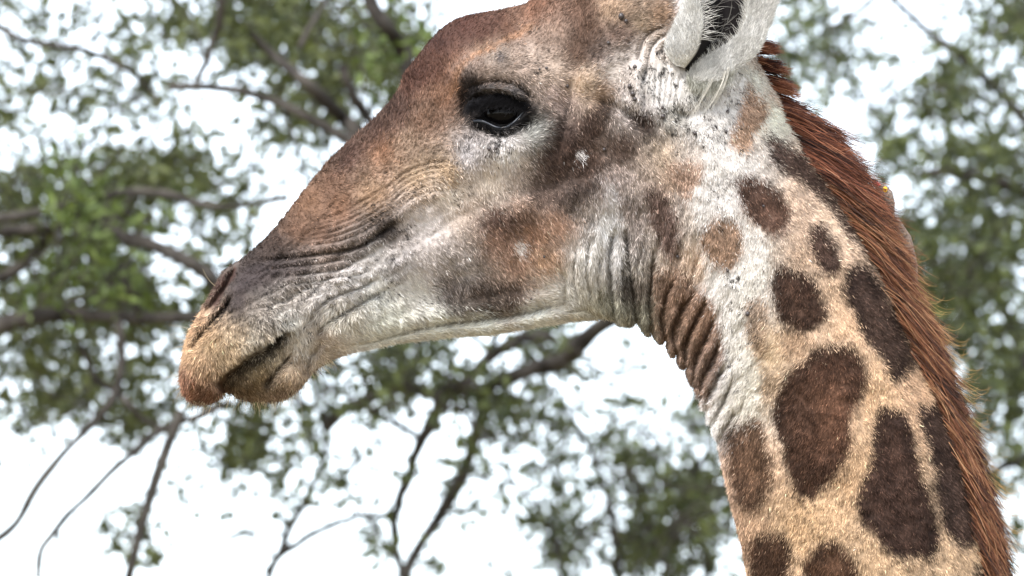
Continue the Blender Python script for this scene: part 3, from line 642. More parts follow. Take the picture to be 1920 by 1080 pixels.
# ------------------------------------------------------------------ mane
MK = np.array([  # y of root, start angle, end angle (deg below horizontal), length
    [78, -6, 12, 66], [100, 0, 14, 66], [118, 8, 20, 72], [140, 12, 22, 84], [158, 12, 24, 80], [180, 14, 26, 110], [200, 16, 34, 175], [240, 18, 38, 180], [300, 20, 42, 180], [360, 22, 46, 178],
    [450, 27, 54, 166], [600, 32, 59, 160], [800, 41, 68, 146], [1000, 46, 72, 144], [1400, 40, 70, 200], [2600, 45, 70, 200]])
NM = 64000
def mane_part(n, ymin, ymax, thick):
    ry = RS.uniform(ymin, ymax, n)
    top = ry < 190
    keep = ~(top & (RS.rand(n) < np.where((np.abs(ry - 85) < 11) | (np.abs(ry - 118) < 9) | (np.abs(ry - 150) < 12), .2, .93)))
    ry = ry[keep]; n = len(ry)
    m = (UP[:, 1] > 20) & (UP[:, 0] > 1350)
    ex = np.interp(ry, UP[m][:, 1], UP[m][:, 0])
    w0 = RS.normal(0, 1, n) * thick * np.clip((ry - 60) / 250, .25, 1)
    inw = np.abs(RS.normal(0, 7, n)) + 3
    bx = ex - inw * .8 - np.abs(w0) * .10
    clump = np.floor(ry / 9 + .6 * vnoise(ry / 30, w0 / 20, 301)).astype(int) * 7 + np.floor(w0 / 12).astype(int)
    h1 = hash2(clump, clump * 0 + 3, 11); h2 = hash2(clump, clump * 0 + 5, 12); h3 = hash2(clump, clump * 0 + 9, 13)
    a0 = np.interp(ry, MK[:, 0], MK[:, 1]) + (h1 - .5) * 15 + RS.normal(0, 5, n)
    a1 = np.interp(ry, MK[:, 0], MK[:, 2]) + (h2 - .5) * 9 + RS.normal(0, 5, n)
    L = np.interp(ry, MK[:, 0], MK[:, 3]) * (.45 + .55 * h3) * RS.uniform(.55, 1.08, n)
    curl = RS.normal(-.15, .25, n) - (RS.rand(n) < .05) * RS.uniform(.3, 1.0, n)
    pts = curve_pts(np.stack([bx, ry], 1), np.radians(np.stack([a0, a1], 1)), L, w0, RS.normal(0, 12, n) + w0 * .15, curl, 8)
    base = np.array([lin([48, 29, 22]), lin([108, 62, 40]), lin([150, 92, 60]), lin([200, 146, 106])])
    q = np.clip(.38 + .85 * (h2 - .5) + RS.normal(0, .22, n) + .26 * vnoise(ry / 34, w0 / 7, 5), 0, .999) * 3
    i = np.floor(q).astype(int); f = (q - i)[:, None]
    c = base[i] * (1 - f) + base[np.minimum(i + 1, 3)] * f
    red = (ry < 330)[:, None]
    c = np.where(red, c * np.array([1.0, .86, .92]), c)
    rad = RS.uniform(.30, .60, n)
    rr = rad[:, None] * K * np.array([1, 1, 1, .95, .9, .8, .6, .15])[None]
    return pts, rr, c
a = mane_part(NM, 60, 1180, 20); b = mane_part(9000, 1180, 2600, 24)
b = (b[0], b[1] * 1.6, b[2])
hair_obj('mane', np.concatenate([a[0], b[0]]) - gl, np.concatenate([a[1], b[1]]), np.concatenate([a[2], b[2]]) * np.array([.72, .79, .82]), m_mane, gir)['kind'] = 'stuff'
# fly-away hairs at the outer edge of the mane: pale, curling up
n = 260
ry = RS.uniform(300, 1080, n); m = (UP[:, 1] > 20) & (UP[:, 0] > 1350); ex = np.interp(ry, UP[m][:, 1], UP[m][:, 0])
base = np.stack([ex + np.interp(ry, [300, 600, 800, 1100], [70, 66, 46, 40]) + RS.uniform(0, 12, n), ry + 60], 1)
pts = curve_pts(base, np.radians(np.stack([RS.normal(58, 6, n), RS.normal(28, 10, n)], 1)), RS.uniform(45, 105, n), RS.normal(0, 14, n), RS.normal(0, 10, n), RS.normal(-.9, .5, n), 9)
hair_obj('stray_mane_hair', pts - gl, np.full((n, 9), .4 * K) * np.linspace(1, .3, 9), np.tile(lin([200, 160, 100]), (n, 1)) * RS.uniform(.4, .9, (n, 1)), m_mane, gir)['kind'] = 'stuff'

# ------------------------------------------------------------------ ears
ER = [  # rows from base to tip: Fo Fr Dp Br Bo (u, v, w)
    [(1266, 128, 158), (1280, 132, 168), (1286, 136, 150), (1291, 142, 160), (1286, 150, 158)],
    [(1250, 112, 160), (1290, 118, 186), (1303, 124, 128), (1306, 126, 160), (1298, 160, 168)],
    [(1247, 97, 160), (1302, 98, 198), (1320, 108, 140), (1336, 106, 158), (1340, 158, 172)],
    [(1256, 74, 158), (1309, 72, 206), (1336, 84, 132), (1366, 86, 146), (1375, 134, 168)],
    [(1268, 46, 156), (1312, 42, 206), (1348, 50, 122), (1388, 58, 140), (1414, 100, 160)],
    [(1282, 5, 152), (1304, 2, 200), (1352, 8, 112), (1400, 10, 134), (1446, 20, 148)],
    [(1287, -60, 145), (1300, -62, 182), (1354, -60, 90), (1412, -58, 120), (1462, -60, 128)],
    [(1300, -150, 130), (1308, -152, 150), (1356, -150, 76), (1402, -150, 116), (1448, -150, 112)],
    [(1340, -240, 112), (1345, -240, 118), (1370, -240, 90), (1395, -240, 104), (1408, -240, 102)],
    [(1378, -285, 100), (1379, -285, 101), (1381, -285, 98), (1383, -285, 100), (1385, -285, 99)]]
def ear_mesh(sgn):
    rows = []
    for r in ER:
        r = [np.array(p, float) for p in r]
        back = [(r[4] + r[2]) / 2 - [0, 0, 26], r[2] - [0, 0, 24], (r[0] + r[2]) / 2 - [0, 0, 26]]
        rows.append(r + back)
    A = np.array(rows)           # (10, 8, 3)
    nu, nv = 70, 72
    # periodic catmull-rom around, linear->smooth along
    def cat(A, axis, n, per):
        m = A.shape[axis]; A = np.moveaxis(A, axis, 0)
        t = np.linspace(0, m if per else m - 1, n, endpoint=not per); i = np.minimum(np.floor(t).astype(int), m - 1 if per else m - 2); f = (t - i).reshape(-1, *([1] * (A.ndim - 1)))
        g = (lambda k: A[k % m]) if per else (lambda k: A[np.clip(k, 0, m - 1)])
        p0, p1, p2, p3 = g(i - 1), g(i), g(i + 1), g(i + 2)
        o = .5 * (2 * p1 + (-p0 + p2) * f + (2 * p0 - 5 * p1 + 4 * p2 - p3) * f ** 2 + (-p0 + 3 * p1 - 3 * p2 + p3) * f ** 3)
        return np.moveaxis(o, 0, axis)
    B = cat(cat(A, 0, nu, False), 1, nv, True)
    Bx = B.copy(); Bx[..., 2] *= sgn
    V = G(Bx[..., 0], Bx[..., 1], Bx[..., 2])
    i = np.arange(nu - 1)[:, None] * nv; j = np.arange(nv)[None, :]; j1 = (j + 1) % nv
    F = np.stack([i + j, i + j1, i + nv + j1, i + nv + j], -1).reshape(-1, 4)
    if sgn < 0: F = F[:, ::-1]
    vv = np.arange(nv) / nv * 8        # control position: 0 Fo 1 Fr 2 Dp 3 Br 4 Bo
    dark = sstep(.98, 1.12, vv) * (1 - sstep(2.8, 2.98, vv))
    col = lin([214, 210, 202]) * (1 - dark[:, None]) + lin([26, 22, 22]) * dark[:, None]
    col = np.tile(col[None], (nu, 1, 1))
    N = np.cross(np.gradient(V, axis=0), np.roll(V, -1, 1) - np.roll(V, 1, 1)); N /= np.linalg.norm(N, axis=-1, keepdims=True) + 1e-12
    return B, V, N, F, col, vv
earE = {}
for sgn in (1, -1):
    B, V, N, F, col, vv = ear_mesh(sgn)
    e = mesh_obj('ear', V.reshape(-1, 3) - gl, F, m_ear_in, gir, colors=col.reshape(-1, 3) * .6)
    if sgn == 1:
        earE = (B, V, N, col, vv); near_ear = e
B, V, N, col, vv = earE
nu, nv = V.shape[:2]
ctr = V.mean(1, keepdims=True)
if N[30, 63][1] < 0 and False: N = -N
# orient the ear normals outward from the closed section using the back side (must point away from the camera)
if N[25, int(nv * 6 / 8)][1] < 0: N = -N
def ear_hair(n, v0, v1, length, rad, colfun, dirfun, name, u0=0.0, u1=.62):
    iu = RS.uniform(u0, u1, n) * (nu - 1); jv = RS.uniform(v0, v1, n) / 8 * nv
    i = np.floor(iu).astype(int); j = np.floor(jv).astype(int) % nv; fi = (iu - i)[:, None]; fj = (jv - np.floor(jv))[:, None]; i1 = np.minimum(i + 1, nu - 1); j1 = (j + 1) % nv
    def g(F): return F[i, j] * (1 - fi) * (1 - fj) + F[i1, j] * fi * (1 - fj) + F[i, j1] * (1 - fi) * fj + F[i1, j1] * fi * fj
    Pp, Nn, Bp = g(V), g(N), g(B)
    D = dirfun(Bp, n)           # (n,3) in uv w
    Dw = np.stack([D[:, 0], -D[:, 2] * math.cos(PITCH) + D[:, 1] * math.sin(PITCH), -D[:, 1] * math.cos(PITCH) - D[:, 2] * math.sin(PITCH)], 1)
    Dw /= np.linalg.norm(Dw, axis=1, keepdims=True)
    Dw = Dw * .9 + Nn * .22 + RS.normal(0, .17, Dw.shape)
    L = (length(n) * K)[:, None, None]; t = np.linspace(0, 1, 5)[None, :, None]
    pts = Pp[:, None] + Dw[:, None] * L * t + RS.normal(0, .16, (n, 1, 3)) * L * t * t
    rr = RS.uniform(.6, 1.1, n)[:, None] * rad * K * np.array([1, .95, .85, .6, .1])[None]
    return pts, rr, colfun(Bp, n)
white = lambda Bp, n: lin([226, 222, 214]) * np.exp(RS.normal(0, .16, (n, 1)))
def wcol(Bp, n):
    c = np.tile(lin([232, 229, 224]), (n, 1)) * np.exp(RS.normal(0, .3, (n, 1)) + .2 * vnoise(Bp[:, 0] / 5, Bp[:, 1] / 6, 78)[:, None])
    m = (sstep(.15, .6, vnoise(Bp[:, 0] / 30, Bp[:, 1] / 30, 77)) * .25)[:, None]
    return c * (1 - m) + lin([180, 176, 165]) * m
parts = [
    ear_hair(20000, -.5, .98, lambda n: RS.uniform(6, 14, n), .38, wcol, lambda B_, n: np.tile([.15, -1, .1], (n, 1)), 'a'),
    ear_hair(34000, 3.0, 4.3, lambda n: RS.uniform(6, 14, n), .38, wcol, lambda B_, n: np.tile([.55, -.85, .1], (n, 1)), 'b'),
    ear_hair(70, .98, 1.16, lambda n: RS.uniform(12, 34, n), .36, white, lambda B_, n: np.stack([np.full(n, 1.0), RS.normal(-.12, .25, n), RS.normal(-.15, .2, n)], 1), 'c', .3),
    ear_hair(170, 2.9, 3.05, lambda n: RS.uniform(10, 24, n), .36, white, lambda B_, n: np.stack([np.full(n, -.5), RS.normal(-.8, .25, n), RS.normal(.2, .2, n)], 1), 'd', .12),
    ear_hair(60, 1.4, 2.4, lambda n: RS.uniform(18, 50, n), .5, lambda B_, n: lin([150, 146, 140]) * RS.uniform(.2, 1.1, (n, 1)), lambda B_, n: np.stack([RS.normal(.5, .5, n), RS.normal(-.6, .4, n), np.full(n, .4)], 1), 'e'),
]
eh = hair_obj('ear_hair', np.concatenate([p[0] for p in parts]) - gl, np.concatenate([p[1] for p in parts]), np.concatenate([p[2] for p in parts]) * .72, m_fur, near_ear)
eh['kind'] = 'stuff'
# long pale locks hanging below the ear, tuft at its lower edge
locks = []
for (x0, y0, x1, y1, x2, y2, nn) in [(1356, 138, 1350, 175, 1315, 215, 10), (1332, 150, 1320, 180, 1292, 222, 9), (1362, 132, 1358, 170, 1325, 205, 8)]:
    for _ in range(nn):
        j = RS.normal(0, 1.6, 6); t = np.linspace(0, 1, 8)
        X = (1 - t) ** 2 * (x0 + j[0]) + 2 * t * (1 - t) * (x1 + j[1]) + t * t * (x2 + j[2] * 3); Y = (1 - t) ** 2 * (y0 + j[3]) + 2 * t * (1 - t) * (y1 + j[4]) + t * t * (y2 + j[5] * 3)
        locks.append(G(X, Y, 172 + 3 * np.sin(t * 3) + RS.normal(0, 2) + 10 * (1 - t)))
L_ = np.array(locks)
for _ in range(500): pass
hair_obj('ear_lock', L_ - gl, np.full(L_.shape[:2], .36 * K) * np.linspace(1, .3, 8), np.tile(lin([228, 222, 210]) * .62, (len(L_), 1)), m_fur, gir)['kind'] = 'stuff'
n = 1800
bx = RS.uniform(1284, 1372, n); by = 162 - np.clip(bx - 1335, 0, 99) * .75 - np.clip(1300 - bx, 0, 99) * .9 + RS.normal(0, 4, n)
pts = curve_pts(np.stack([bx, by], 1), np.radians(np.stack([RS.normal(70, 22, n), RS.normal(105, 30, n)], 1)), RS.uniform(4, 10, n) + (RS.rand(n) < .3) * RS.uniform(4, 18, n), np.full(n, 172.) + RS.normal(0, 3, n), RS.normal(-4, 3, n), RS.normal(0, .2, n), 5)
hair_obj('ear_base_tuft', pts - gl, np.full((n, 5), .36 * K) * np.linspace(1, .2, 5), lin([200, 198, 186]) * .6 * np.exp(RS.normal(0, .22, (n, 1))), m_fur, gir)['kind'] = 'stuff'  # tuft colour darkened to paint in the shadow below the ear

# ------------------------------------------------------------------ eyes
def surf_w(x, y):
    """depth of the built surface at a photo-plane point (near side)"""
    i, j = np.unravel_index(np.argmin((U2[:, :NN] - x) ** 2 + (V2[:, :NN] - y) ** 2), (NS, NN))
    return W2[i, j]
def ellipsoid(cx, cy, cw, ru, rv, rw, nu=24, nv=40):
    a = np.linspace(0, math.pi, nu)[:, None]; b = np.linspace(0, 2 * math.pi, nv, endpoint=False)[None]
    V = G(cx + ru * np.sin(a) * np.cos(b), cy + rv * np.sin(a) * np.sin(b), cw + rw * np.cos(a) + 0 * b).reshape(-1, 3)
    i = np.arange(nu - 1)[:, None] * nv; j = np.arange(nv)[None, :]; j1 = (j + 1) % nv
    return V, np.stack([i + j, i + j1, i + nv + j1, i + nv + j], -1).reshape(-1, 4)
ew = surf_w(945, 215)
for sgn in (1, -1):
    V_, F_ = ellipsoid(947, 217, sgn * (ew - 16), 42, 33, 36)
    mesh_obj('eye', V_ - gl, F_ if sgn > 0 else F_[:, ::-1], m_eye, gir)
# lower lid rim, wet and grey
m_lid, b_ = mat_new('eyelid_skin', (.03, .034, .042), .35, .35)
def tube_uv(path, radii, n=8):
    path = np.asarray(path, float); m = len(path); V = []
    T = np.gradient(path, axis=0); T /= np.linalg.norm(T, axis=1, keepdims=True)
    for p, t, r in zip(path, T, radii):
        a = np.cross(t, [0, 0, 1.0]); a /= np.linalg.norm(a); b = np.cross(t, a)
        ph = np.linspace(0, 2 * math.pi, n, endpoint=False)
        V.append(p + r * (np.cos(ph)[:, None] * a + np.sin(ph)[:, None] * b))
    V = np.concatenate(V); V = G(V[:, 0], V[:, 1], V[:, 2])
    i = np.arange(m - 1)[:, None] * n; j = np.arange(n)[None]; j1 = (j + 1) % n
    return V, np.stack([i + j, i + nv_ + j1 if False else i + j1, i + n + j1, i + n + j], -1).reshape(-1, 4)
lp = resample([(888, 230), (900, 229), (914, 233), (928, 241), (944, 244), (960, 236), (974, 222), (984, 210)], 30, 3)
lw = np.array([max(surf_w(a_, b_), 0) for a_, b_ in lp]); lw = smooth1(lw, 6)
V_, F_ = tube_uv(np.column_stack([lp, np.maximum(lw, ew + 8) + 2]), 1.5 + 1.3 * np.exp(-((np.arange(30) - 2) / 5.0) ** 2))
mesh_obj('lower_eyelid', V_ - gl, F_, m_lid, gir)
up_ = resample([(884, 204), (900, 201), (916, 198), (934, 195), (954, 195), (972, 199), (986, 207), (996, 214)], 30, 3)
m_ul, b_ = mat_new('upper_lid_skin', (.014, .012, .013), .6, .2)
V_, F_ = tube_uv(np.column_stack([up_, np.full(30, ew + 12.)]), 8.5 * np.sin(np.linspace(.35, 2.8, 30)), 14)
mesh_obj('upper_eyelid', V_ - gl, F_, m_ul, gir)
# lashes
n = 2600
t = RS.rand(n); lx = 880 + t * 118; ly = 200 - 14 * np.sin(t * math.pi) + RS.normal(0, 3.5, n)
pts = curve_pts(np.stack([lx, ly], 1), np.radians(np.stack([RS.normal(110, 24, n), RS.normal(128, 26, n)], 1)), RS.uniform(5, 11, n) + (RS.rand(n) < .22) * RS.uniform(6, 20, n), np.full(n, ew + 20.) + RS.normal(0, 2, n), RS.uniform(4, 16, n), RS.normal(0, .3, n), 6)
hair_obj('eyelash', pts - gl, np.full((n, 6), .55 * K) * np.linspace(1, .2, 6), np.tile([.012, .011, .012], (n, 1)), m_fur, gir)['kind'] = 'stuff'

# ------------------------------------------------------------------ ossicones (above the picture)
def ossicone(sgn):
    t = np.linspace(0, 1, 14)
    path = np.column_stack([1150 + 70 * t, -70 - 200 * t, sgn * (70 + 18 * t)])
    r = np.interp(t, [0, .3, .8, .93, 1], [38, 26, 22, 24, 3])
    V_, F_ = tube_uv(path, r, 20); o = mesh_obj('ossicone', V_ - gl, F_, m_skin, gir, colors=np.tile(lin([90, 62, 48]), (len(V_), 1)))
for sgn in (1, -1): ossicone(sgn)

# ------------------------------------------------------------------ whiskers
n = 560
lo = resample([(342, 700), (345, 735), (367, 755), (395, 754), (421, 737), (444, 744), (486, 752), (527, 749), (551, 735), (572, 714), (594, 690), (620, 674)], 200)
k = RS.randint(0, 200, n); bp = lo[k] + RS.normal(0, 3, (n, 2)); out = np.interp(k, [0, 40, 90, 130, 200], [175, 110, 100, 85, 45])
pts = curve_pts(bp, np.radians(np.stack([out + RS.normal(0, 18, n), out + RS.normal(0, 26, n)], 1)), RS.uniform(6, 20, n) + (RS.rand(n) < .14) * RS.uniform(10, 34, n), RS.normal(0, 26, n), RS.normal(0, 6, n), RS.normal(0, .3, n), 6)
cw = np.where(RS.rand(n, 1) < .7, lin([205, 185, 150])[None] * .65, lin([70, 55, 45])[None])
hair_obj('whisker', pts - gl, np.full((n, 6), .38 * K) * np.linspace(1, .2, 6), cw, m_fur, gir)['kind'] = 'stuff'
wl = [((404, 536), (386, 500), 215, 250), ((352, 625), (318, 636), 190, 160), ((360, 618), (312, 614), 200, 185), ((346, 650), (322, 668), 190, 140), ((350, 640), (325, 625), 205, 190)]
n = len(wl); bp = np.array([q[0] for q in wl], float)
pts = curve_pts(bp, np.radians(np.array([[q[2], q[3]] for q in wl], float)), np.array([40, 36, 44, 30, 28.]), np.full(n, 20.), np.full(n, 12.), np.zeros(n), 8)
hair_obj('nose_whisker', pts - gl, np.full((n, 8), .42 * K) * np.linspace(1, .3, 8), np.tile(lin([214, 196, 160]) * .65, (n, 1)), m_fur, gir)

# ------------------------------------------------------------------ ticks and warts in the coat
m_tick, b_ = mat_new('tick_shell', (.035, .026, .024), .35, .5)
tk = [(1397, 588, 5), (1268, 482, 4), (1360, 508, 3.2), (1427, 388, 3), (918, 282, 4.5), (931, 280, 4), (1184, 180, 6), (1178, 166, 5), (1188, 190, 4.5), (1240, 222, 5), (1239, 205, 3.5), (1188, 130, 5), (1229, 104, 3.5),
      (1163, 35, 7), (1172, 44, 4.5), (1139, 85, 4), (1024, 132, 3.5), (1011, 134, 2.5), (1299, 253, 4), (1358, 250, 3.5), (1361, 212, 4), (1063, 165, 4), (996, 560, 2.5), (1020, 482, 3), (1131, 283, 4)]
for tx, ty, r in tk:
    w_ = surf_w(tx, ty)
    V_, F_ = ellipsoid(tx, ty, w_ + 4.5, r * .8, r, r * .8, 8, 12); mesh_obj('tick', V_ - gl, F_, m_tick, gir)

# ------------------------------------------------------------------ oxpecker perched behind the mane
bird_c = G(1650, 362, -8)
bird = empty('oxpecker', G(1680, 470, -30)); bl = np.array(bird.location)
tag(bird, 'small grey brown bird with red bill and yellow eye ring peeping from behind the mane', 'bird')
m_bf, b_ = mat_new('bird_feathers', (.20, .15, .12), .8, .2); noise_tint(m_bf, b_, (.15, .11, .09), (.27, .21, .17), 300)
m_bill, b_ = mat_new('bird_bill', (.55, .05, .03), .35, .5)
m_ring, b_ = mat_new('bird_eye_ring', (.80, .48, .02), .5, .4)
m_iris, b_ = mat_new('bird_iris', (.30, .02, .01), .15, .6)
def loft_uv(path, ru, rw, n=20):
    path = np.asarray(path, float); m = len(path); T = np.gradient(path, axis=0); T /= np.linalg.norm(T, axis=1, keepdims=True); V = []
    for p, t, a_, c_ in zip(path, T, ru, rw):
        a = np.cross(t, [0, 0, 1.0]); a /= np.linalg.norm(a)
        ph = np.linspace(0, 2 * math.pi, n, endpoint=False); V.append(p + a_ * np.cos(ph)[:, None] * a + c_ * np.sin(ph)[:, None] * np.array([0, 0, 1.0]))
    V = np.concatenate(V); V = G(V[:, 0], V[:, 1], V[:, 2]); i = np.arange(m - 1)[:, None] * n; j = np.arange(n)[None]; j1 = (j + 1) % n
    return V, np.stack([i + j, i + j1, i + n + j1, i + n + j], -1).reshape(-1, 4)
# body and head: one loft along the bird's back, tail tip below
V_, F_ = loft_uv([(1643, 344, -22), (1647, 349, -22), (1654, 356, -22), (1661, 365, -24), (1665, 380, -30), (1660, 402, -45), (1668, 433, -56), (1682, 478, -62), (1697, 518, -62), (1714, 558, -58), (1734, 618, -50)],
                 [1, 7, 12, 14.5, 14.5, 19, 27, 27, 18, 9, 6], [1, 7, 12, 15, 15, 19, 27, 27, 18, 8, 3])
mesh_obj('body', V_ - bl, F_, m_bf, bird)
V_, F_ = loft_uv([(1651, 352, -20), (1643, 344, -18), (1635, 337, -16), (1627, 331, -15)], [6.5, 5, 3.2, .6], [5, 4, 2.6, .6], 10); mesh_obj('bill', V_ - bl, F_, m_bill, bird)
for q in (1, -1):
    w0 = -22 + q * 11.5
    ph = np.linspace(0, 2 * math.pi, 25)[:-1]
    V_, F_ = ellipsoid(1660, 355, w0, 4.6, 6.0, 2.8, 8, 14); e1 = mesh_obj('eye_ring', V_ - bl, F_, m_ring, bird)
    V_, F_ = ellipsoid(1660.4, 355.6, w0 + q * 1.5, 2.0, 2.7, 2.0, 8, 12); e2 = mesh_obj('iris', V_ - bl, F_, m_iris, e1)
for q in (-16, 16):
    V_, F_ = loft_uv([(1699, 476, q - 50), (1691, 490, q - 36), (1681, 495, q - 30)], [3, 2.2, 1.5], [3, 2.2, 1.5], 8); mesh_obj('leg', V_ - bl, F_, m_bf, bird)
for q in (-1, 1):
    V_, F_ = loft_uv([(1681, 408, -50 + q * 20), (1697, 448, -62 + q * 26), (1711, 498, -68 + q * 24), (1723, 558, -66 + q * 8)], [4, 14, 12, 2], [3, 5, 5, 2], 12); mesh_obj('wing', V_ - bl, F_, m_bf, bird)

# ------------------------------------------------------------------ trees behind
vd = np.array([0, math.cos(PITCH), math.sin(PITCH)]); upd = np.array([0, -math.sin(PITCH), math.cos(PITCH)])
def at(x, y, D):
    """point D metres from the camera in the direction of photo position (x, y)"""
    x = np.asarray(x, float); y = np.asarray(y, float); D = np.asarray(D, float)
    kx = K / DIST
    return CAMPOS + D[..., None] * (vd + ((x - 960) * kx)[..., None] * np.array([1, 0, 0]) + ((540 - y) * kx)[..., None] * upd)
m_bark, b_ = mat_new('bark', rough=.9, spec=.15); noise_tint(m_bark, b_, (.021, .018, .016), (.066, .058, .050), 26)
def leaf_mat(name, c1, c2):
    m, b = mat_new(name, c1, .5, .35); n = m.node_tree.nodes; l = m.node_tree.links
    g = n.new('ShaderNodeNewGeometry'); r = n.new('ShaderNodeValToRGB'); r.color_ramp.elements[0].color = (*c1, 1); r.color_ramp.elements[1].color = (*c2, 1)
    l.new(g.outputs['Random Per Island'], r.inputs['Fac']); l.new(r.outputs['Color'], b.inputs['Base Color'])
    tr = n.new('ShaderNodeBsdfTranslucent'); mx = n.new('ShaderNodeMixShader'); mx.inputs[0].default_value = .3
    l.new(r.outputs['Color'], tr.inputs['Color']); o = n['Material Output']
    l.new(b.outputs[0], mx.inputs[1]); l.new(tr.outputs[0], mx.inputs[2]); l.new(mx.outputs[0], o.inputs['Surface'])
    return m
m_leafA = leaf_mat('leaf_olive', (.024, .031, .009), (.105, .120, .034))
m_leafB = leaf_mat('leaf_green', (.024, .034, .011), (.105, .125, .036))
m_leafC = leaf_mat('leaf_bright', (.05, .075, .015), (.12, .16, .035))
def tube3(P, R, n=8):
    P = np.asarray(P, float); m = len(P); T = np.gradient(P, axis=0); T /= np.linalg.norm(T, axis=1, keepdims=True) + 1e-9
    a = np.cross(T, [0.13, 1, .2]); a /= np.linalg.norm(a, axis=1, keepdims=True) + 1e-9; b = np.cross(T, a); ph = np.linspace(0, 2 * math.pi, n, endpoint=False)
    V = P[:, None] + np.asarray(R)[:, None, None] * (np.cos(ph)[None, :, None] * a[:, None] + np.sin(ph)[None, :, None] * b[:, None])
    i = np.arange(m - 1)[:, None] * n; j = np.arange(n)[None]; j1 = (j + 1) % n
    return V.reshape(-1, 3), np.stack([i + j, i + j1, i + n + j1, i + n + j], -1).reshape(-1, 4)
class Acc:
    def __init__(s): s.V = []; s.F = []; s.n = 0
    def add(s, V, F): s.V.append(V); s.F.append(np.asarray(F) + s.n); s.n += len(V)
    def build(s, name, mat, parent, loc):
        return mesh_obj(name, np.concatenate(s.V) - loc, np.concatenate(s.F), mat, parent)
def branch(pl, w0, w1, D, tree, tl, ext=None):
    """pl photo polyline; w0,w1 widths in photo px; D distance at start / end"""
    P = resample(pl, max(14, len(pl) * 5), 4); n = len(P); w0 = w0 * 1.35 + 3; w1 = w1 * 1.35 + 3
    P = P + np.stack([vnoise(np.arange(n) / 3.0, np.full(n, pl[0][0] * 1.0), 400), vnoise(np.arange(n) / 3.0, np.full(n, pl[0][1] * 1.0), 401)], 1) * 2.5
    Dn = np.linspace(D[0], D[1], n) + .06 * vnoise(np.arange(n) / 4.0, np.full(n, pl[0][0] * 1.7), 405)
    Q = at(P[:, 0], P[:, 1], Dn)
    R = np.interp(np.linspace(0, 1, n), [0, 1], [w0, w1]) * .5 * K / DIST * Dn * (1 + .18 * vnoise(np.arange(n) / 1.7, np.full(n, 3.3 + pl[0][0]), 410))
    V, F = tube3(Q, R, 10)
    return mesh_obj('branch', V - tl, F, m_bark, tree), Q, R
def leaves(n, centers, size, wdt):
    """sprays of folded leaves round the given 3-D centres -> Acc arrays"""
    per = 11; N = len(centers) * per
    c = np.repeat(centers, per, 0)
    ax = RS.normal(0, 1, (len(centers), 3)); ax[:, 2] -= .35; ax /= np.linalg.norm(ax, axis=1, keepdims=True); ax = np.repeat(ax, per, 0)
    t = RS.uniform(-1, 1, (N, 1)); root = c + ax * t * .06 + RS.normal(0, .013, (N, 3))
    d = ax * .7 + RS.normal(0, .75, (N, 3)); d[:, 2] -= .15; d /= np.linalg.norm(d, axis=1, keepdims=True)
    s = np.cross(d, RS.normal(0, 1, (N, 3))); s /= np.linalg.norm(s, axis=1, keepdims=True); u = np.cross(d, s)
    L = (size * RS.uniform(.6, 1.25, N))[:, None]; W = L * wdt
    a = root; b = root + d * L * .38 + s * W - u * W * .3; b2 = root + d * L * .38 - s * W - u * W * .3; m = root + d * L * .45 + u * L * .02; e = root + d * L - u * L * .12
    c1 = root + d * L * .75 + s * W * .6 - u * W * .35; c2 = root + d * L * .75 - s * W * .6 - u * W * .35
    V = np.stack([a, b, c1, e, c2, b2, m], 1).reshape(-1, 3); o = (np.arange(N) * 7)[:, None]
    F = np.concatenate([o + np.array([[0, 1, 6]]), o + np.array([[1, 2, 6]]), o + np.array([[2, 3, 6]]), o + np.array([[3, 4, 6]]), o + np.array([[4, 5, 6]]), o + np.array([[5, 0, 6]])])
    return V, F
DEN = .36
def foliage_centers(blobs, D0, D1, dens=1.0):
    """blobs: (x, y, rx, ry, sprays)"""
    out = []
    for (x, y, rx, ry, n) in blobs:
        n = max(2, int(n * DEN * dens * (.92 if n > 90 else 1.15)))
        r = RS.normal(0, .5, (n * 3, 2)); px = x + r[:, 0] * rx; py = y + r[:, 1] * ry
        cl = fbm(px / 40, py / 40, 500, 3); keep = cl > RS.uniform(-.3, .3, n * 3); px, py = px[keep][:n], py[keep][:n]
        out.append(at(px, py, RS.uniform(D0, D1, len(px))))
    return np.concatenate(out)
def twigs(centers, acc, R=.0016):
    k = RS.choice(len(centers), min(len(centers), 500), replace=False)
    for c in centers[k]:
        d = RS.normal(0, 1, 3); d /= np.linalg.norm(d); n = 5
        P = c + np.linspace(-.09, .09, n)[:, None] * d + RS.normal(0, .008, (n, 3)); V, F = tube3(P, np.full(n, R), 4); acc.add(V, F)

# ---- left tree
def trunk_mesh(P, R, tree, tl):
    P = resample(np.asarray(P, float), 40, 6); R = np.interp(np.linspace(0, 1, 40), np.linspace(0, 1, len(R)), R)
    V, F = tube3(P, R, 18); V = V + .02 * np.stack([vnoise(V[:, 2] * 5, V[:, 0] * 9, 1), vnoise(V[:, 2] * 5, V[:, 0] * 9, 2), 0 * V[:, 0]], 1)
    return mesh_obj('trunk', V - tl, F, m_bark, tree)
def make_tree(label, group, base, trunkP, trunkR, brs, blobsets, D):
    t = empty('tree', base); tag(t, label, 'tree', group); tl = np.array(base)
    trunk_mesh(trunkP, trunkR, t, tl)
    for pl, w0, w1, dd in brs: branch(pl, w0, w1, dd, t, tl)
    tw = Acc(); acc = {}
    for name, mat, blobs, size, wdt, D0, D1 in blobsets:
        c = foliage_centers(blobs, D0, D1, D[0]); V, F = leaves(0, c, size, wdt)
        o = mesh_obj('crown', V - tl, F, mat, t, smooth=False); o['kind'] = 'stuff'
        twigs(c, tw)
    o = tw.build('twigs', m_bark, t, tl); o['kind'] = 'stuff'
    return t

